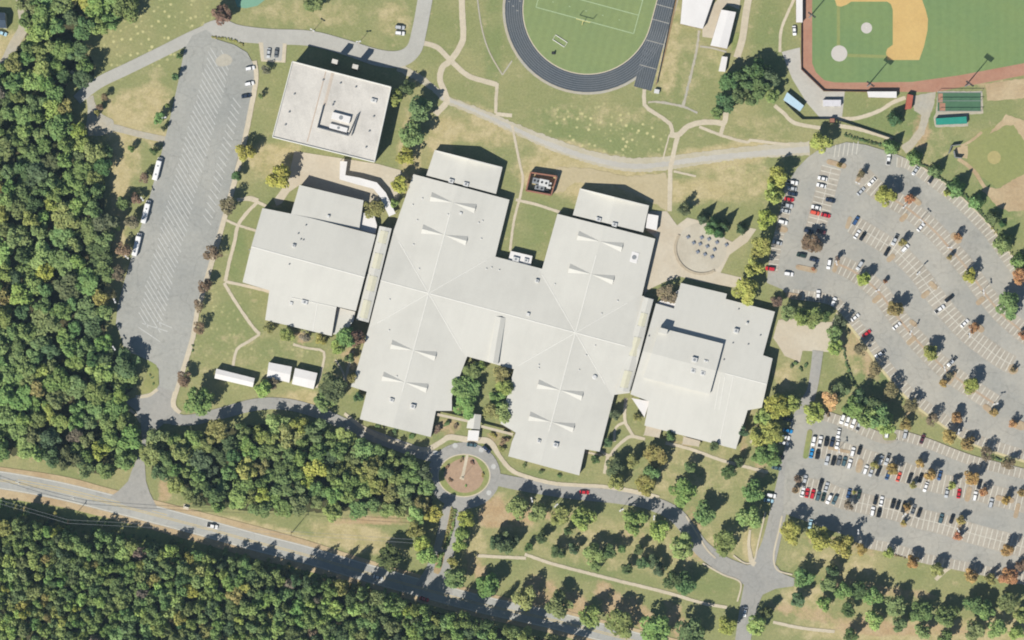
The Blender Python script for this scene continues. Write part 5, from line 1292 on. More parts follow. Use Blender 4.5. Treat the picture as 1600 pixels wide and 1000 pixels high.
hedge([(1318, 544), (1322, 566), (1330, 590), (1338, 604)], 13, 2.6, 'd', 'across the lawn by the pale court', 'bushes across the lawn by the pale court')
hedge([(1548, 714), (1560, 718), (1568, 722)], 6, 2.6, 'd', 'at the right of the walk between car parks', 'bushes at the right of the walk between car parks')
hedge([(1400, 868), (1414, 871)], 4, 2.0, 'b', 'below the lower car park', 'brown bushes below the lower car park')
hedge([(707, 795), (701, 825), (692, 855)], 15, 2.8, 'o', 'on the upper boulevard median, first line', 'median bushes')
hedge([(712, 797), (706, 826), (697, 856)], 15, 2.8, 'g', 'on the upper boulevard median, second line', 'median bushes')
hedge([(690, 865), (685, 886)], 6, 4.2, 'g', 'on the short boulevard median', 'median bushes')
hedge([(690, 752 - 42), (698, 702)], 1, 2, 'b', 'by the drop-off kerb', 'bed shrubs') if 0 else None
for i, (x, y, r_, c_) in enumerate(((699, 730, 3.2, 'r'), (704, 750, 3.2, 'r'), (721, 718, 3.4, 'r'), (738, 723, 3.4, 'r'), (754, 742, 3.2, 'o'), (728, 759, 2.2, 'g'), (693, 733, 2.6, 'd'))):
    tree(x, y, r_, c_, 'bush', label='%s shrub, %s in the roundabout bed counted from its left' % (LEAFC[c_][1], ordn(i)), group='roundabout bed shrubs', cat='shrub')
for i, (x, y, r_, c_) in enumerate(((590, 665, 4, 'd'), (618, 674, 5, 'd'), (644, 681, 5, 'd'), (684, 672, 7, 'n'), (698, 662, 5, 'd'), (712, 666, 4, 'b'), (770, 680, 5, 'o'), (788, 690, 7, 'b'), (782, 702, 6, 'o'), (820, 727, 4, 'd'), (846, 737, 4, 'd'), (874, 743, 3.5, 'd'), (792, 676, 5, 'd'))):
    tree(x, y, r_, c_, 'bush', label='%s foundation shrub, %s from left below the school front' % (LEAFC[c_][1], ordn(i)), group='foundation shrubs', cat='shrub')
for i, (x, y) in enumerate(((1236, 572), (1243, 567), (1251, 577), (1259, 571), (234, 586), (238, 590), (240, 600), (301, 540), (301, 548))):
    tree(x, y, 3.4 if i < 4 else 2.0, 'd', 'bush', label='small round bush, %s from left of four beside the service drive' % ordn(i) if i < 4 else 'tiny bush, %s of five on the verges by the bus lot exit' % ordn(i - 4), group='lone bushes', cat='shrub')

# ------------------------------------------------------------------ woods
wrng = random.Random(11)
def scatter(poly, rmin, rmax, tries, dens=0.78):
    x0, x1 = min(p[0] for p in poly), max(p[0] for p in poly); y0, y1 = min(p[1] for p in poly), max(p[1] for p in poly)
    pts = []
    for _ in range(tries):
        x, y = wrng.uniform(max(x0, -16), x1), wrng.uniform(max(y0, -16), min(y1, 1018))
        if not inpoly(x, y, poly): continue
        r = wrng.uniform(rmin, rmax)
        if all((x - a) ** 2 + (y - b) ** 2 > ((r + c_) * dens) ** 2 for a, b, c_ in pts): pts.append((x, y, r))
    return pts
def wood_color(x, y):
    v = wrng.random()
    if v < .60: return 'g'
    if v < .74: return 'd'
    if v < .90: return 'l'
    if v < .945: return 'y'
    if v < .985: return 'o'
    return 'n'
def third(v, lo, hi, names):
    return names[min(2, int(3 * (v - lo) / (hi - lo)))]
west = scatter(WEST_WOOD, 11, 20, 16000, 0.76)
grove = scatter(GROVE, 10, 18, 9000, 0.76)
swood = scatter(SOUTH_WOOD, 7, 14, 16000, 0.66)
print('woods', len(west), len(grove), len(swood))
indiv, mass = [], []
for (x, y, r) in west:
    indiv.append((x, y, r, 'left of the bus lot', third(y, 0, 750, ('upper', 'middle', 'lower')), third(x, 0, 225, ('outer', 'middle', 'inner')), 'trees of the wood left of the bus lot'))
for (x, y, r) in grove:
    indiv.append((x, y, r, 'between school and highway', third(x, 230, 690, ('left', 'middle', 'right')), third(y, 640, 815, ('upper', 'middle', 'lower')), 'trees of the grove between school and highway'))
swood.sort(key=lambda t: t[1] - 0.22 * t[0])
room = max(36, 296 - len(indiv))
for i, (x, y, r) in enumerate(swood):
    if i < room: indiv.append((x, y, r, 'below the highway', third(x, 0, 800, ('left', 'middle', 'right')), 'edge', 'edge trees of the wood below the highway'))
    else: mass.append((x, y, r))
indiv.sort(key=lambda t: t[0] if 'left of' not in t[3] else t[1])
wcnt = {}
for (x, y, r, where, p1, p2, grp) in indiv:
    c = wood_color(x, y)
    i = wcnt.get((where, c), 0); wcnt[(where, c)] = i + 1
    side = 'the top' if 'left of' in where else 'left'
    tree(x, y, r * 1.02, c, 'broad', ((wrng.uniform(19, 24) if x > 450 else wrng.uniform(11, 14)) if 'below' in where else wrng.uniform(9, 14)), name='forest_tree', label='%s %s tree from %s in the wood %s' % (ordn(i), LEAFC[c][1], side, where), group=grp)
MV = [crown_verts(60 + s, 'mass', 800) for s in range(6)]
allv, allc = [], []
for (x, y, r) in mass:
    h = wrng.uniform(13, 17.5)
    w = W(x, y, h * .62)
    a = wrng.uniform(0, 6.28)
    v = MV[wrng.randrange(6)]
    ca, sa = math.cos(a), math.sin(a)
    rm = r * S * 1.24
    allv.append(np.stack([(v[:, 0] * ca - v[:, 1] * sa) * rm + w.x, (v[:, 0] * sa + v[:, 1] * ca) * rm + w.y, v[:, 2] * h * .4 + h * .62], 1))
    cl = leaf_color(wood_color(x, y), wrng, 0.18)
    allc.append(np.tile(np.array(cl, dtype=np.float32), (len(v), 1)))
if mass:
    vv = np.concatenate(allv)
    me = np_mesh('forest', vv, np.arange(len(vv)).reshape(-1, 4))
    ca_ = me.color_attributes.new('tint', 'FLOAT_COLOR', 'POINT'); ca_.data.foreach_set('color', np.concatenate(allc).ravel())
    fo = mesh_obj('forest', me, None, [M_LEAF_ATTR]); fo['kind'] = 'stuff'; fo['label'] = 'dense mixed wood filling the bottom left corner'
# low scrub in the cleared strip beside the highway
sv, sc_ = [], []
BV = [crown_verts(80 + s, 'bush', 170) for s in range(4)]
for i in range(230):
    t = wrng.random()
    x = -10 + 640 * t; yc = 780 + 140 * t ** 1.05 + wrng.uniform(2, 30)
    if x > 180: yc += 4
    r = wrng.uniform(2.5, 6.5)
    w = W(x, yc, 1); v = BV[i % 4]; hgt = r * S * wrng.uniform(.7, 1.4)
    sv.append(v * np.array([r * S, r * S, hgt]) + np.array([w.x, w.y, hgt * .8]))
    sc_.append(np.tile(np.array(leaf_color(wrng.choice('gdgo'), wrng), dtype=np.float32), (len(v), 1)))
vv = np.concatenate(sv)
me = np_mesh('undergrowth', vv, np.arange(len(vv)).reshape(-1, 4))
ca_ = me.color_attributes.new('tint', 'FLOAT_COLOR', 'POINT'); ca_.data.foreach_set('color', np.concatenate(sc_).ravel())
so = mesh_obj('undergrowth', me, None, [M_LEAF_ATTR]); so['kind'] = 'stuff'; so['label'] = 'low scrub in the cleared strip below the highway'

# ================================================================== VEHICLES
def loft(name, secs, mat_):
    """body skin through closed cross-sections (lists of points)"""
    bm = bmesh.new()
    rings = [[bm.verts.new(p) for p in s] for s in secs]
    k = len(secs[0])
    for a, b in zip(rings, rings[1:]):
        for i in range(k):
            bm.faces.new((a[i], a[(i + 1) % k], b[(i + 1) % k], b[i]))
    bm.faces.new(rings[0][::-1]); bm.faces.new(rings[-1])
    bmesh.ops.recalc_face_normals(bm, faces=bm.faces[:])
    me = bpy.data.meshes.new(name); bm.to_mesh(me); bm.free(); me.materials.append(mat_)
    return me
def sec(x, w, z0, z1, tuck=0.86):
    """rounded car section at x"""
    return [(x, -w * .96, z0), (x, w * .96, z0), (x, w, z0 + (z1 - z0) * .45), (x, w * tuck, z1), (x, 0, z1 + .03), (x, -w * tuck, z1), (x, -w, z0 + (z1 - z0) * .45)]
def glass_mesh(name, low, high, z0, z1, mat_):
    v = [(low[0], -low[2], z0), (low[1], -low[2], z0), (low[1], low[2], z0), (low[0], low[2], z0), (high[0], -high[2], z1), (high[1], -high[2], z1), (high[1], high[2], z1), (high[0], high[2], z1)]
    me = bpy.data.meshes.new(name); me.from_pydata(v, [], [(0, 1, 5, 4), (1, 2, 6, 5), (2, 3, 7, 6), (3, 0, 4, 7), (4, 5, 6, 7)]); me.materials.append(mat_)
    return me
def roofpanel(high, z1, mat_):
    a, b, w = high
    secs = [[(x, -w * k, z1 - .02), (x, w * k, z1 - .02), (x, w * .8 * k, z1 + .05), (x, -w * .8 * k, z1 + .05)] for x, k in ((a - .06, .93), (a + .1, 1.02), (b - .1, 1.02), (b + .06, .93))]
    return loft('roof_panel', secs, mat_)
bm = bmesh.new(); tube_bm(bm, (0, -.12, 0), (0, .12, 0), .34, .34, 12)
WHEEL = bpy.data.meshes.new('wheel'); bm.to_mesh(WHEEL); bm.free(); WHEEL.materials.append(M_TYRE)
bm = bmesh.new(); box_bm(bm, 0, 0, -.08, .08, .12, .38); HEADL = bpy.data.meshes.new('headlight'); bm.to_mesh(HEADL); bm.free(); HEADL.materials.append(M_HVAC)
def car_kit(kind):
    if kind == 'sedan':
        body = loft('car', [sec(-2.42, .74, .42, .78), sec(-2.3, .86, .3, .93), sec(-1.7, .92, .24, .98), sec(0, .94, .22, .96), sec(1.4, .93, .24, .94), sec(2.15, .86, .3, .82), sec(2.42, .70, .42, .68)], M_PAINT)
        lo, hi, z0, z1 = (-1.85, 1.15, .86), (-1.05, .42, .66), .93, 1.44
    elif kind == 'suv':
        body = loft('car', [sec(-2.36, .82, .45, .95), sec(-2.28, .93, .32, 1.1), sec(-1.4, .98, .28, 1.12), sec(0, .99, .27, 1.1), sec(1.2, .98, .28, 1.08), sec(2.1, .93, .34, .98), sec(2.4, .80, .45, .82)], M_PAINT)
        lo, hi, z0, z1 = (-2.3, 1.12, .92), (-2.05, .45, .74), 1.06, 1.74
    else:
        body = loft('car', [sec(-2.85, .9, .5, 1.02), sec(-2.78, .98, .4, 1.06), sec(-1.0, 1.0, .34, 1.06), sec(0, 1.0, .34, 1.12), sec(1.6, 1.0, .34, 1.14), sec(2.5, .95, .4, 1.02), sec(2.8, .82, .5, .88)], M_PAINT)
        lo, hi, z0, z1 = (-.85, 1.5, .93), (-.7, .82, .74), 1.08, 1.82
    kit = [(glass_mesh('windows', lo, hi, z0, z1, M_GLASS), 'windows', (0, 0, 0)), (roofpanel(hi, z1, M_PAINT), 'roof_panel', (0, 0, 0))]
    wb_ = {'sedan': 1.42, 'suv': 1.42, 'pickup': 1.8}[kind]
    for sx in (-1, 1):
        for sy in (-1, 1): kit.append((WHEEL, 'wheel', (sx * wb_, sy * .82, .34)))
    fx = {'sedan': 2.34, 'suv': 2.3, 'pickup': 2.7}[kind]
    for sy in (-1, 1): kit.append((HEADL, 'headlight', (fx, sy * .62, .72)))
    if kind == 'pickup':
        bm = bmesh.new(); box_bm(bm, -1.85, 0, 1.04, 1.12, 1.7, 1.6); me = bpy.data.meshes.new('cargo_bed'); bm.to_mesh(me); bm.free(); me.materials.append(M_DARKM)
        kit.append((me, 'cargo_bed', (0, 0, 0)))
    return body, kit
KITS = {k: car_kit(k) for k in ('sedan', 'suv', 'pickup')}
CARC = {'w': ((236, 236, 236), 'white'), 's': ((186, 190, 194), 'silver'), 'k': ((30, 32, 36), 'black'), 'e': ((104, 108, 112), 'grey'), 'r': ((196, 36, 48), 'red'), 'b': ((54, 86, 130), 'blue'), 'c': ((38, 140, 204), 'bright blue'), 'l': ((168, 204, 220), 'pale blue'),
        't': ((74, 100, 108), 'teal grey'), 'g': ((40, 60, 54), 'dark green'), 'm': ((92, 48, 56), 'maroon'), 'o': ((222, 92, 70), 'orange-red'), 'n': ((40, 52, 74), 'dark blue')}
CARZ = 0.22
crng = random.Random(5)
def car(x, y, ang, c, label, group, kind=None, z=CARZ):
    """ang: heading in degrees, image sense (0 = to the right, 90 = down)"""
    kind = kind or crng.choice(['sedan', 'sedan', 'suv', 'suv', 'pickup' if c in 'wsk' else 'sedan'])
    body, kit = KITS[kind]
    o = bpy.data.objects.new('parked_car', body); C.objects.link(o)
    w = W(x, y); o.location = (w.x, w.y, z); o.rotation_euler = (0, 0, -R(ang)); o.scale = (1.04, 1.1, 1.0)
    colr = col(CARC[c][0], 1.25)
    o.color = colr
    for me, nm, loc in kit:
        k = bpy.data.objects.new(nm, me); C.objects.link(k); k.parent = o; k.location = loc; k.color = colr
    tag(o, label, 'car', group)
    return o
def row_angle(row, x, y):
    pts = catmull(ROWS[row], 6)
    i = min(range(1, len(pts)), key=lambda k: (pts[k][0] - x) ** 2 + (pts[k][1] - y) ** 2)
    return math.degrees(math.atan2(pts[i][1] - pts[i - 1][1], pts[i][0] - pts[i - 1][0])) + 90
CARS = {
 'R6': ('along the left kerb of the big car park', 'y', [(1238, 285, 'w'), (1237, 294.5, 's'), (1238, 303, 'n'), (1233, 311.5, 'r'), (1230, 321, 's'), (1227, 329.5, 's'), (1223, 347, 'w'), (1214, 379, 's'), (1203, 420, 'r')]),
 'R5': ('in the upright row of the big car park', 'y', [(1285, 279, 'w'), (1283, 290, 'w'), (1297, 313, 'n'), (1275, 324, 'w'), (1273, 332.5, 'o'), (1290, 336.5, 'r'), (1263, 361, 'n'), (1283, 362, 'm'), (1252, 399, 'g'), (1272, 406, 'n')]),
 'R1': ('in the second curved row of the big car park', 'x', [(1345, 299, 's'), (1362, 284, 'w'), (1438.5, 355, 'w')]),
 'R0': ('along the curved outer kerb of the big car park', 'x', [(1388, 249, 'w'), (1430, 267, 's'), (1455, 280, 'k')]),
 'R2': ('in the third curved row of the big car park', 'x', [(1337, 345, 'b'), (1339, 366, 'w'), (1348, 369, 'k'), (1386, 393, 'k'), (1398, 375, 's'), (1414, 388, 'w'), (1482, 467, 'k'), (1468, 483, 'w'), (1507, 505, 'w')]),
 'R3': ('in the fourth curved row of the big car park', 'x', [(1343, 415, 's'), (1401, 509, 'w'), (1487, 565, 's')]),
 'R4': ('along the inner kerb of the big car park', 'x', [(1278, 462, 'w'), (1302, 472, 'w'), (1336, 496, 'w'), (1354, 521, 'r'), (1375, 553, 'w')]),
 'S0': ('in the top row of the lower car park', 'x', [(1316, 655, 'w'), (1324, 658, 'w'), (1333, 661, 'w'), (1342, 664, 's'), (1352, 660, 'k'), (1385, 677, 'w'), (1414, 678, 's'), (1441, 686, 'm')]),
 'S1': ('in the second row of the lower car park', 'x', [(1271, 689, 'w'), (1281, 690, 'w'), (1291, 690, 'k'), (1300, 691, 'n'), (1308, 694, 'w'), (1332, 706, 'w'), (1343, 703, 'k'), (1376, 719, 'w'), (1386, 718, 's'), (1268, 708, 'c'), (1277, 710, 'k'), (1292, 719, 's'), (1302, 720, 'k'), (1310.5, 720, 'e'), (1319, 721, 't'), (1327, 725, 'w'),
        (1352, 734, 'w'), (1361, 737, 's'), (1372, 737, 'k'), (1387, 742, 'b'), (1404, 745, 'o'), (1421, 748, 'k'), (1438, 747, 'k'), (1446, 761, 'w'), (1468, 743, 'b'), (1479, 770, 's'), (1498, 771, 'r'), (1523, 775, 'w'), (1530, 757, 'k'), (1548, 786, 's')]),
 'S2': ('in the third row of the lower car park', 'x', [(1257, 751, 's'), (1254, 769, 'w'), (1282, 757, 'k'), (1291, 761, 's'), (1326, 771, 'b'), (1342, 772, 'g'), (1368, 781, 'k'), (1377, 783, 'w'), (1395, 787, 'k'), (1403, 789, 'k'), (1412, 792, 'k'), (1427, 796, 'e'), (1436, 801, 'k'), (1470, 810, 't'), (1487, 811, 'k'),
        (1261, 770, 'r'), (1269.5, 772, 'r'), (1278, 775, 't'), (1286.5, 776, 'g'), (1295, 780, 'w'), (1304, 781, 't'), (1363, 799, 'w'), (1373, 801, 'k')]),
}
for row, (where, ax, lst) in CARS.items():
    lst = sorted(lst, key=lambda t: t[0] if ax == 'x' else t[1])
    tot = {}
    for t in lst: tot[t[2]] = tot.get(t[2], 0) + 1
    seen = {}
    for (x, y, c) in lst:
        i = seen.get(c, 0); seen[c] = i + 1
        nm = CARC[c][1]
        lab = '%s %s car from %s, %s' % (ordn(i), nm, 'left' if ax == 'x' else 'the top', where) if tot[c] > 1 else 'the only %s car parked %s' % (nm, where)
        car(x, y, row_angle(row, x, y) + crng.choice([0, 180]) + crng.uniform(-2, 2), c, lab, 'cars parked in the car parks')
for (x, y, a, c, lab, kind) in (
    (1295, 413, 100, 'w', 'white van driving down the aisle of the big car park', 'suv'), (1232, 428, 8, 'w', 'white car turning at the lower left of the big car park', 'suv'), (1310, 677, 100, 'w', 'white car in the aisle above the second row', 'sedan'),
    (1231, 655, 14, 'n', 'dark blue car in tree shade at the top of the roadside row', 'sedan'), (1231, 673, 14, 'c', 'bright blue car in tree shade beside the right road', 'sedan'), (1227, 683, 14, 'w', 'upper white car of two below the bright blue roadside car', 'suv'), (1225, 692, 14, 'w', 'lower white car of two below the bright blue roadside car', 'sedan'),
    (1217, 714, 14, 'k', 'black car in tree shade beside the right road', 'suv'), (1213, 731, 14, 't', 'teal grey car in tree shade beside the right road', 'sedan'), (1205, 774, 10, 'w', 'white car with its nose out of shade beside the right road', 'suv'), (1201, 782, 10, 'l', 'pale blue car in shade beside the right road', 'sedan'),
    (1266, 819, 100, 'l', 'pale blue car in tree shadow below the lower car park', 'sedan'), (913, 769, 2, 'r', 'red car driving on the curving drive', 'sedan'), (737, 695, 8, 't', 'teal grey car stopped at the entrance porch', 'sedan'), (760, 702, 40, 'n', 'dark blue car behind the one at the entrance porch', 'suv'),
    (332, 822, 12, 'w', 'white pickup driving on the sunlit highway', 'pickup'), (591, 902, 16, 'w', 'white car on the shaded part of the highway', 'sedan'), (663, 936, 16, 'r', 'red car in deep tree shade beside the highway', 'sedan'), (1164, 956, 100, 'w', 'white car at the bottom junction of the right road', 'sedan'),
    (420, 83, 96, 's', 'silver car, left of two in the bay beside the square hall', 'sedan'), (432, 83, 96, 'e', 'grey car, right of two in the bay beside the square hall', 'sedan'), (391, 107, -12, 'w', 'upper white car at the top right of the bus lot', 'suv'), (390, 131, -12, 'w', 'lower white car at the top right of the bus lot', 'suv'), (385, 150, -8, 'n', 'dark car at the top right of the bus lot', 'sedan'),
    (625, 43, 6, 's', 'upper silver car on the worn grass by the service road', 'suv'), (625, 52, 6, 'w', 'lower pale car on the worn grass by the service road', 'suv'), (1241, 48, 86, 'w', 'white vehicle beside the left dugout of the ball field', 'sedan'), (4, 52, 20, 'l', 'pale blue car beside the dark roofed house', 'sedan')):
    car(x, y, a, c, lab, 'cars on drives and roads' if x < 1200 else 'cars beside the car parks', kind)

# buses
def bus_sec(x, w, z0, z1):
    return [(x, -w, z0), (x, w, z0), (x, w, z1 - .35), (x, w * .8, z1 - .05), (x, 0, z1), (x, -w * .8, z1 - .05), (x, -w, z1 - .35)]
BUS_BODY = loft('school_bus', [bus_sec(-6.0, 1.15, .6, 2.9), bus_sec(-5.8, 1.28, .45, 3.1), bus_sec(4.0, 1.28, .45, 3.1), bus_sec(4.3, 1.22, .45, 2.95), bus_sec(4.75, 1.1, .5, 1.75), bus_sec(5.9, 1.05, .5, 1.6), bus_sec(6.1, .95, .6, 1.4)], M_PAINT)
BW = glass_mesh('windscreen', (4.2, 4.85, 1.1), (4.1, 4.4, 1.02), 1.8, 2.75, M_GLASS)
bm = bmesh.new()
for i in range(10):
    for s_ in (-1, 1): box_bm(bm, -5.2 + i * .95, s_ * 1.27, 1.75, 2.45, .72, .08)
BSW = bpy.data.meshes.new('side_windows'); bm.to_mesh(BSW); bm.free(); BSW.materials.append(M_GLASS)
bm = bmesh.new(); box_bm(bm, 0, 0, 0, .14, .8, .8); HATCH = bpy.data.meshes.new('roof_hatch'); bm.to_mesh(HATCH); bm.free(); HATCH.materials.append(M_GREYM)
bm = bmesh.new(); box_bm(bm, 5.2, 0, 1.58, 1.64, 1.2, 1.5); BHOOD = bpy.data.meshes.new('hood'); bm.to_mesh(BHOOD); bm.free(); BHOOD.materials.append(M_DARKM)
for (x, y, a, lab) in ((246.5, 264, -76, 'topmost of three white buses along the left edge of the bus lot'), (228.5, 331, -76, 'middle of three white buses along the left edge of the bus lot'), (214.5, 382, -76, 'lowest of three white buses along the left edge of the bus lot')):
    o = bpy.data.objects.new('school_bus', BUS_BODY); C.objects.link(o)
    w = W(x, y); o.location = (w.x, w.y, .2); o.rotation_euler = (0, 0, -R(a)); o.color = col((240, 240, 240), 1.2); o.scale = (1.0, 1.08, 1)
    for me, nm, loc in ((BW, 'windscreen', (0, 0, 0)), (BSW, 'side_windows', (0, 0, 0)), (BHOOD, 'hood', (0, 0, 0)), (HATCH, 'roof_hatch', (-3, 0, 3.02)), (HATCH, 'roof_hatch', (1.5, 0, 3.02)), (WHEEL, 'wheel', (4.6, 1.05, .34)), (WHEEL, 'wheel', (4.6, -1.05, .34)), (WHEEL, 'wheel', (-3.2, 1.1, .34)), (WHEEL, 'wheel', (-3.2, -1.1, .34))):
        k = bpy.data.objects.new(nm, me); C.objects.link(k); k.parent = o; k.location = loc; k.color = o.color
    tag(o, lab, 'bus', 'buses along the bus lot')

# ================================================================== STREET FURNITURE
bm = bmesh.new(); tube_bm(bm, (0, 0, 0), (0, 0, 8.0), .13, .08, 8); LP = bpy.data.meshes.new('pole'); bm.to_mesh(LP); bm.free(); LP.materials.append(M_GREYM)
bm = bmesh.new(); tube_bm(bm, (0, 0, 0), (0, 0, .8), .42, .40, 10); LB_ = bpy.data.meshes.new('concrete_base'); bm.to_mesh(LB_); bm.free(); LB_.materials.append(M_CONC)
bm = bmesh.new(); box_bm(bm, .75, 0, 7.85, 8.1, 1.1, .7); box_bm(bm, -.75, 0, 7.85, 8.1, 1.1, .7); box_bm(bm, 0, 0, 7.93, 8.03, .6, .12); LH = bpy.data.meshes.new('lamp_head'); bm.to_mesh(LH); bm.free(); LH.materials.append(M_HVAC)
lamps = [(1413, 323, 'on the second curved median of the big car park, first from left'), (1440, 345, 'on the second curved median of the big car park, second from left'), (1484, 387, 'on the second curved median of the big car park, third from left'), (1537, 456, 'on the second curved median of the big car park, fourth from left'),
         (1340, 286, 'on the island near the top of the big car park'), (1307, 411, 'on the fourth curved median of the big car park, first from left'), (1371, 454, 'on the fourth curved median of the big car park, second from left'), (1423, 520, 'on the fourth curved median of the big car park, third from left'), (1476, 576, 'on the fourth curved median of the big car park, fourth from left'),
         (1556, 631, 'at the right end of the fourth curved median'), (1435, 427, 'on the third curved row centre line, left one'), (1515, 524, 'on the third curved row centre line, right one'), (1266, 374, 'beside the brown tree in the big car park'), (1498, 674, 'by the walk between the car parks'), (1497, 828, 'by an orange tree in the lower car park'), (1413, 805, 'by the small golden trees of the lower car park'), (1341, 831, 'in tree shade below the lower car park'),
         (1311, 704, 'on the brown strip island of the lower car park'), (256, 184, 'left of the bus lot, first from the top'), (222, 311, 'left of the bus lot, second from the top'), (198, 402, 'left of the bus lot, third from the top'), (179, 470, 'left of the bus lot, fourth from the top'), (178, 544, 'left of the bus lot, fifth from the top'),
         (488, 47, 'on the upper verge of the service road, left one'), (560, 65, 'on the upper verge of the service road, right one'), (831, 781, 'along the curving drive, first from left'), (869, 790, 'along the curving drive, second from left'), (971, 797, 'along the curving drive, third from left'), (1022, 809, 'along the curving drive, fourth from left')]
for (x, y, lab) in lamps:
    w = W(x, y, 8); o = empty('lamp_post', (w.x, w.y, .18), random.uniform(0, 3.1))
    for me, nm in ((LP, 'pole'), (LB_, 'concrete_base'), (LH, 'lamp_head')): mesh_obj(nm, me, o)
    tag(o, 'lamp post %s' % lab, 'lamp post', 'lamp posts')
# stadium light masts
for (x, y, h, lab) in ((1355, 135, 19, 'tall light mast beside the lower dugout'), (1508, 135, 21, 'tall light mast near the batting cage'), (1264, 28, 19, 'tall light mast beside the left dugout')):
    w = W(x, y); o = empty('light_mast', (w.x, w.y, .1), R(-35))
    bm = bmesh.new(); tube_bm(bm, (0, 0, 0), (0, 0, h), .32, .18, 8); obj_bm('mast', bm, M_GREYM, o)
    for k in range(3):
        bm = bmesh.new(); tube_bm(bm, (-2.2, 0, h - .4 - k * .9), (2.2, 0, h - .4 - k * .9), .1, .1, 6); cb = obj_bm('cross_arm', bm, M_DARKM, o)
        for j in range(5):
            box('floodlight', -1.9 + j * .95, .3, h - .75 - k * .9, h - .15 - k * .9, .7, .6, M_DARKM, cb)
    tag(o, lab, 'light mast', 'ball field light masts')
# patio tables
bm = bmesh.new(); tube_bm(bm, (0, 0, .72), (0, 0, .80), .95, .95, 8); TT = bpy.data.meshes.new('table_top'); bm.to_mesh(TT); bm.free(); TT.materials.append(M_UMB)
bm = bmesh.new(); tube_bm(bm, (0, 0, 0), (0, 0, .73), .12, .12, 8); TP = bpy.data.meshes.new('pedestal'); bm.to_mesh(TP); bm.free(); TP.materials.append(M_DARKM)
bm = bmesh.new(); box_bm(bm, 1.25, 0, .40, .46, .36, 1.2); box_bm(bm, 1.25, 0, .03, .40, .1, .1); box_bm(bm, .65, 0, .1, .16, 1.2, .1); TS = bpy.data.meshes.new('bench_seat'); bm.to_mesh(TS); bm.free(); TS.materials.append(M_UMB)
tl = [(1185, 485), (1230, 495), (1280, 515), (1340, 530), (1135, 518), (1175, 525), (1220, 540), (1265, 560), (1160, 575), (1205, 590), (1250, 605), (1100, 482)]
tl = [(800 + a / 4, 250 + b / 4) for a, b in tl]
tl.sort()
for i, (x, y) in enumerate(tl):
    w = W(x, y); o = empty('patio_table', (w.x, w.y, .22), R(-15)); o.scale = (.72, .72, .95)
    mesh_obj('table_top', TT, o); mesh_obj('pedestal', TP, o)
    for k in range(4): s_ = mesh_obj('bench_seat', TS, o); s_.rotation_euler = (0, 0, k * math.pi / 2)
    tag(o, 'blue octagonal patio table, %s from left on the round patio' % ordn(i), 'table', 'tables on the round patio')
# football and soccer goals
gp = empty('goal_post', W(911, 33)); tag(gp, 'pale yellow football goal post behind the end line', 'goal post')
M_YP = mat('pale_yellow_paint', (232, 222, 150), .05)
for p, q, nm in (((0, -2.0, 0), (0, -2.0, 2.4), 'post'), ((0, -2.0, 2.4), (0, 0, 3.05), 'goose_neck'), ((-3.6, 0, 3.05), (3.6, 0, 3.05), 'crossbar'), ((-3.6, 0, 3.05), (-3.6, 0, 6.2), 'upright'), ((3.6, 0, 3.05), (3.6, 0, 6.2), 'upright')):
    bm = bmesh.new(); tube_bm(bm, p, q, .16, .16, 8); obj_bm(nm, bm, M_YP, gp)
gp.rotation_euler = (0, 0, R(-15))
for nm_, x, y, lab in (('soccer_goal', 875, 64, 'white goal frame lying on the turf inside the track bend'),):
    w = W(x, y); g = empty(nm_, (w.x, w.y, .2), R(-33)); tag(g, lab, 'goal')
    for p, q, n2 in (((-3.6, -1.4, .1), (3.6, -1.4, .1), 'crossbar'), ((-3.6, 1.4, .1), (3.6, 1.4, .1), 'ground_bar'), ((-3.6, -1.4, .1), (-3.6, 1.4, .1), 'side_bar'), ((3.6, -1.4, .1), (3.6, 1.4, .1), 'side_bar')):
        bm = bmesh.new(); tube_bm(bm, p, q, .22 if abs(p[1]) == abs(q[1]) and p[1] == q[1] else .1, .22 if p[1] == q[1] else .1, 6); obj_bm(n2, bm, M_TRIM, g)
w = W(865, 83); o = empty('equipment_bag', (w.x, w.y, .2)); tag(o, 'small dark sled on the turf inside the track bend', 'sled')
box('sled_base', 0, 0, .0, .3, 2.0, 1.4, M_DARKM, o, bevel=.08); box('pad', .2, 0, .3, 1.5, .5, 1.2, M_DARKM, o, bevel=.1)
w = W(1026, 143); o = empty('storage_box', (w.x, w.y, .05), R(-10)); tag(o, 'white storage box at the end of the track straight', 'box')
box('box_body', 0, 0, 0, 1.6, 2.4, 2.0, M_TRIM, o, bevel=.05); box('box_lid', 0, 0, 1.6, 1.75, 2.6, 2.2, M_HVAC, o, bevel=.04)
# flagpole
w = W(722, 747); o = empty('flagpole', (w.x, w.y, .15)); tag(o, 'tall flagpole at the end of the roundabout path', 'flagpole')
bm = bmesh.new(); tube_bm(bm, (0, 0, 0), (0, 0, 9), .1, .05, 8); obj_bm('pole', bm, M_HVAC, o); bm = bmesh.new(); tube_bm(bm, (0, 0, 0), (0, 0, .5), .8, .7, 12); obj_bm('concrete_base', bm, M_CONC, o)
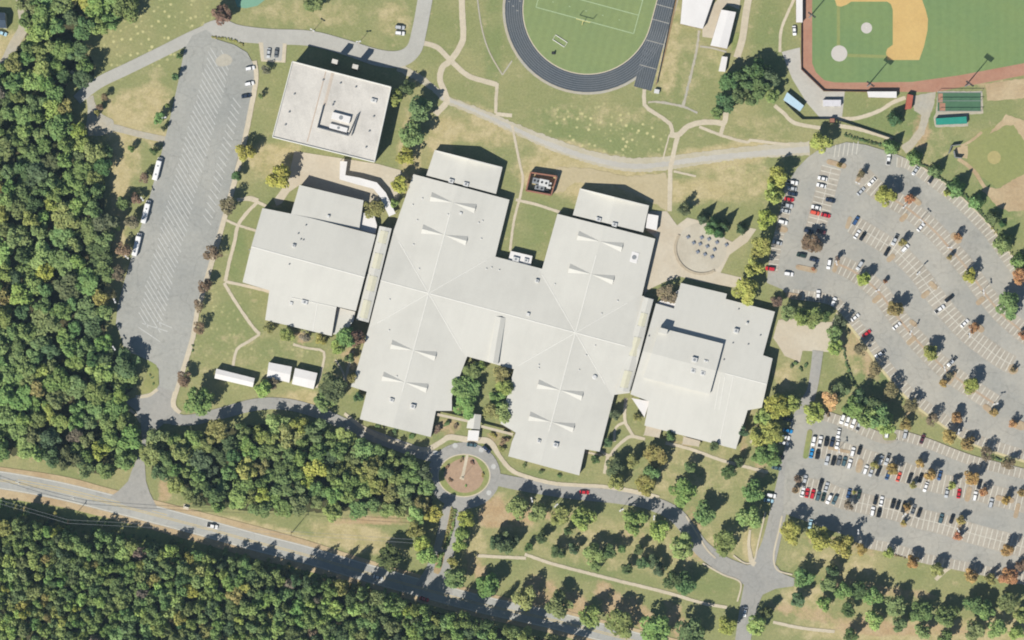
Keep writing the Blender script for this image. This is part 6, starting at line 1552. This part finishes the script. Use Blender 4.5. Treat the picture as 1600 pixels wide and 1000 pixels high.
# ball park fences
def fence(pts, h, m_, label, post=3.0, name='fence', step=9):
    o = empty(name, W(*pts[0])); tag(o, label, 'fence')
    rs = []
    for a, b in zip(pts, pts[1:]):
        l = math.hypot(b[0] - a[0], b[1] - a[1]); k = max(1, int(l / step))
        rs += [(a[0] + (b[0] - a[0]) * i / k, a[1] + (b[1] - a[1]) * i / k) for i in range(k)]
    rs.append(pts[-1])
    for a, b in zip(rs, rs[1:]): strip3('fence_panel', W(*a, .05), W(*b, .05), .22, h, m_, o)
    for p in rs:
        w_ = W(*p); bm = bmesh.new(); tube_bm(bm, (w_.x, w_.y, 0), (w_.x, w_.y, h + .15), .16, .16, 6); obj_bm('post', bm, M_DARKM, o)
    under(o)
fence(q4([(208, 150), (208, 432), (348, 568), (480, 571), (618, 573)]), 1.5, mat('brick_backstop', (120, 70, 58), .15), 'brick-red wall and netting round home plate', step=14)
fence(q4([(104, 640), (160, 695), (215, 745), (385, 745)]), 1.9, M_DARKM, 'black fence left of the ticket booth', step=10)
fence(q4([(418, 745), (600, 805), (785, 868)]), 1.9, M_DARKM, 'black fence right of the ticket booth', step=10)
fence([(1257, -12), (1249 - 45, 35)] if 0 else q3([(1020, -20), (990, 110), (945, 330), (905, 520)]), 1.4, M_GREYM, 'low wire fence beside the running track', step=14)
# power line through the trees at the lower left
pts3 = [(-30, 776, 13), (106, 815, 13), (455, 833, 13), (648, 846, 13)]
poles = []
for i, (x, y, z) in enumerate(pts3):
    w = W(x, y, z); o = empty('utility_pole', (w.x, w.y, 0)); poles.append(w)
    bm = bmesh.new(); tube_bm(bm, (0, 0, 0), (0, 0, z + .4), .2, .13, 8); obj_bm('pole', bm, M_BARK, o); box('cross_arm', 0, 0, z - .1, z + .1, .2, 2.4, M_BARK, o)
    tag(o, 'wooden utility pole, %s from left along the cleared strip' % ordn(i), 'utility pole', 'utility poles')
for i in range(len(poles) - 1):
    for k in (-.9, .9):
        a, b = poles[i] + Vector((0, k, 0)), poles[i + 1] + Vector((0, k, 0))
        bm = bmesh.new()
        prev = a
        for j in range(1, 9):
            t = j / 8; q_ = a.lerp(b, t) - Vector((0, 0, 4 * t * (1 - t) * 1.0)); tube_bm(bm, prev, q_, .07, .07, 4); prev = q_
        o = obj_bm('power_cable', bm, M_GREYM); tag(o, '%s cable of power line span %s from the left' % ('upper' if k > 0 else 'lower', ordn(i)), 'cable', 'power line cables')
w = W(291, 792); o = empty('road_sign', (w.x, w.y, .03)); tag(o, 'small pale sign slab on the grass above the highway', 'sign')
box('sign_base', 0, 0, 0, .3, 3.0, 2.6, M_CONC, o, R(-14)); box('sign_panel', 0, 0, .3, 1.6, 2.4, .3, M_TRIM, o, R(-14))

# ================================================================== AIR
hb = bmesh.new(); box_bm(hb, 0, 0, -1.0, H + 20, 9200, 9200)
hm, hnt, hbs = new_mat('haze_air')
hnt.nodes.remove(hbs)
pv = hnt.nodes.new('ShaderNodeVolumePrincipled')
pv.inputs['Color'].default_value = (0.55, 0.80, 1.0, 1)
pv.inputs['Density'].default_value = 0.00002
pv.inputs['Anisotropy'].default_value = 0.0
hnt.links.new(pv.outputs[0], hnt.nodes['Material Output'].inputs['Volume'])
ho = obj_bm('haze', hb, hm); ho['kind'] = 'stuff'; ho['label'] = 'thin blue air haze'
scene.cycles.volume_bounces = 0
bpy.context.view_layer.update()
print('sheets', SHEET[0], 'objects', len(bpy.data.objects))
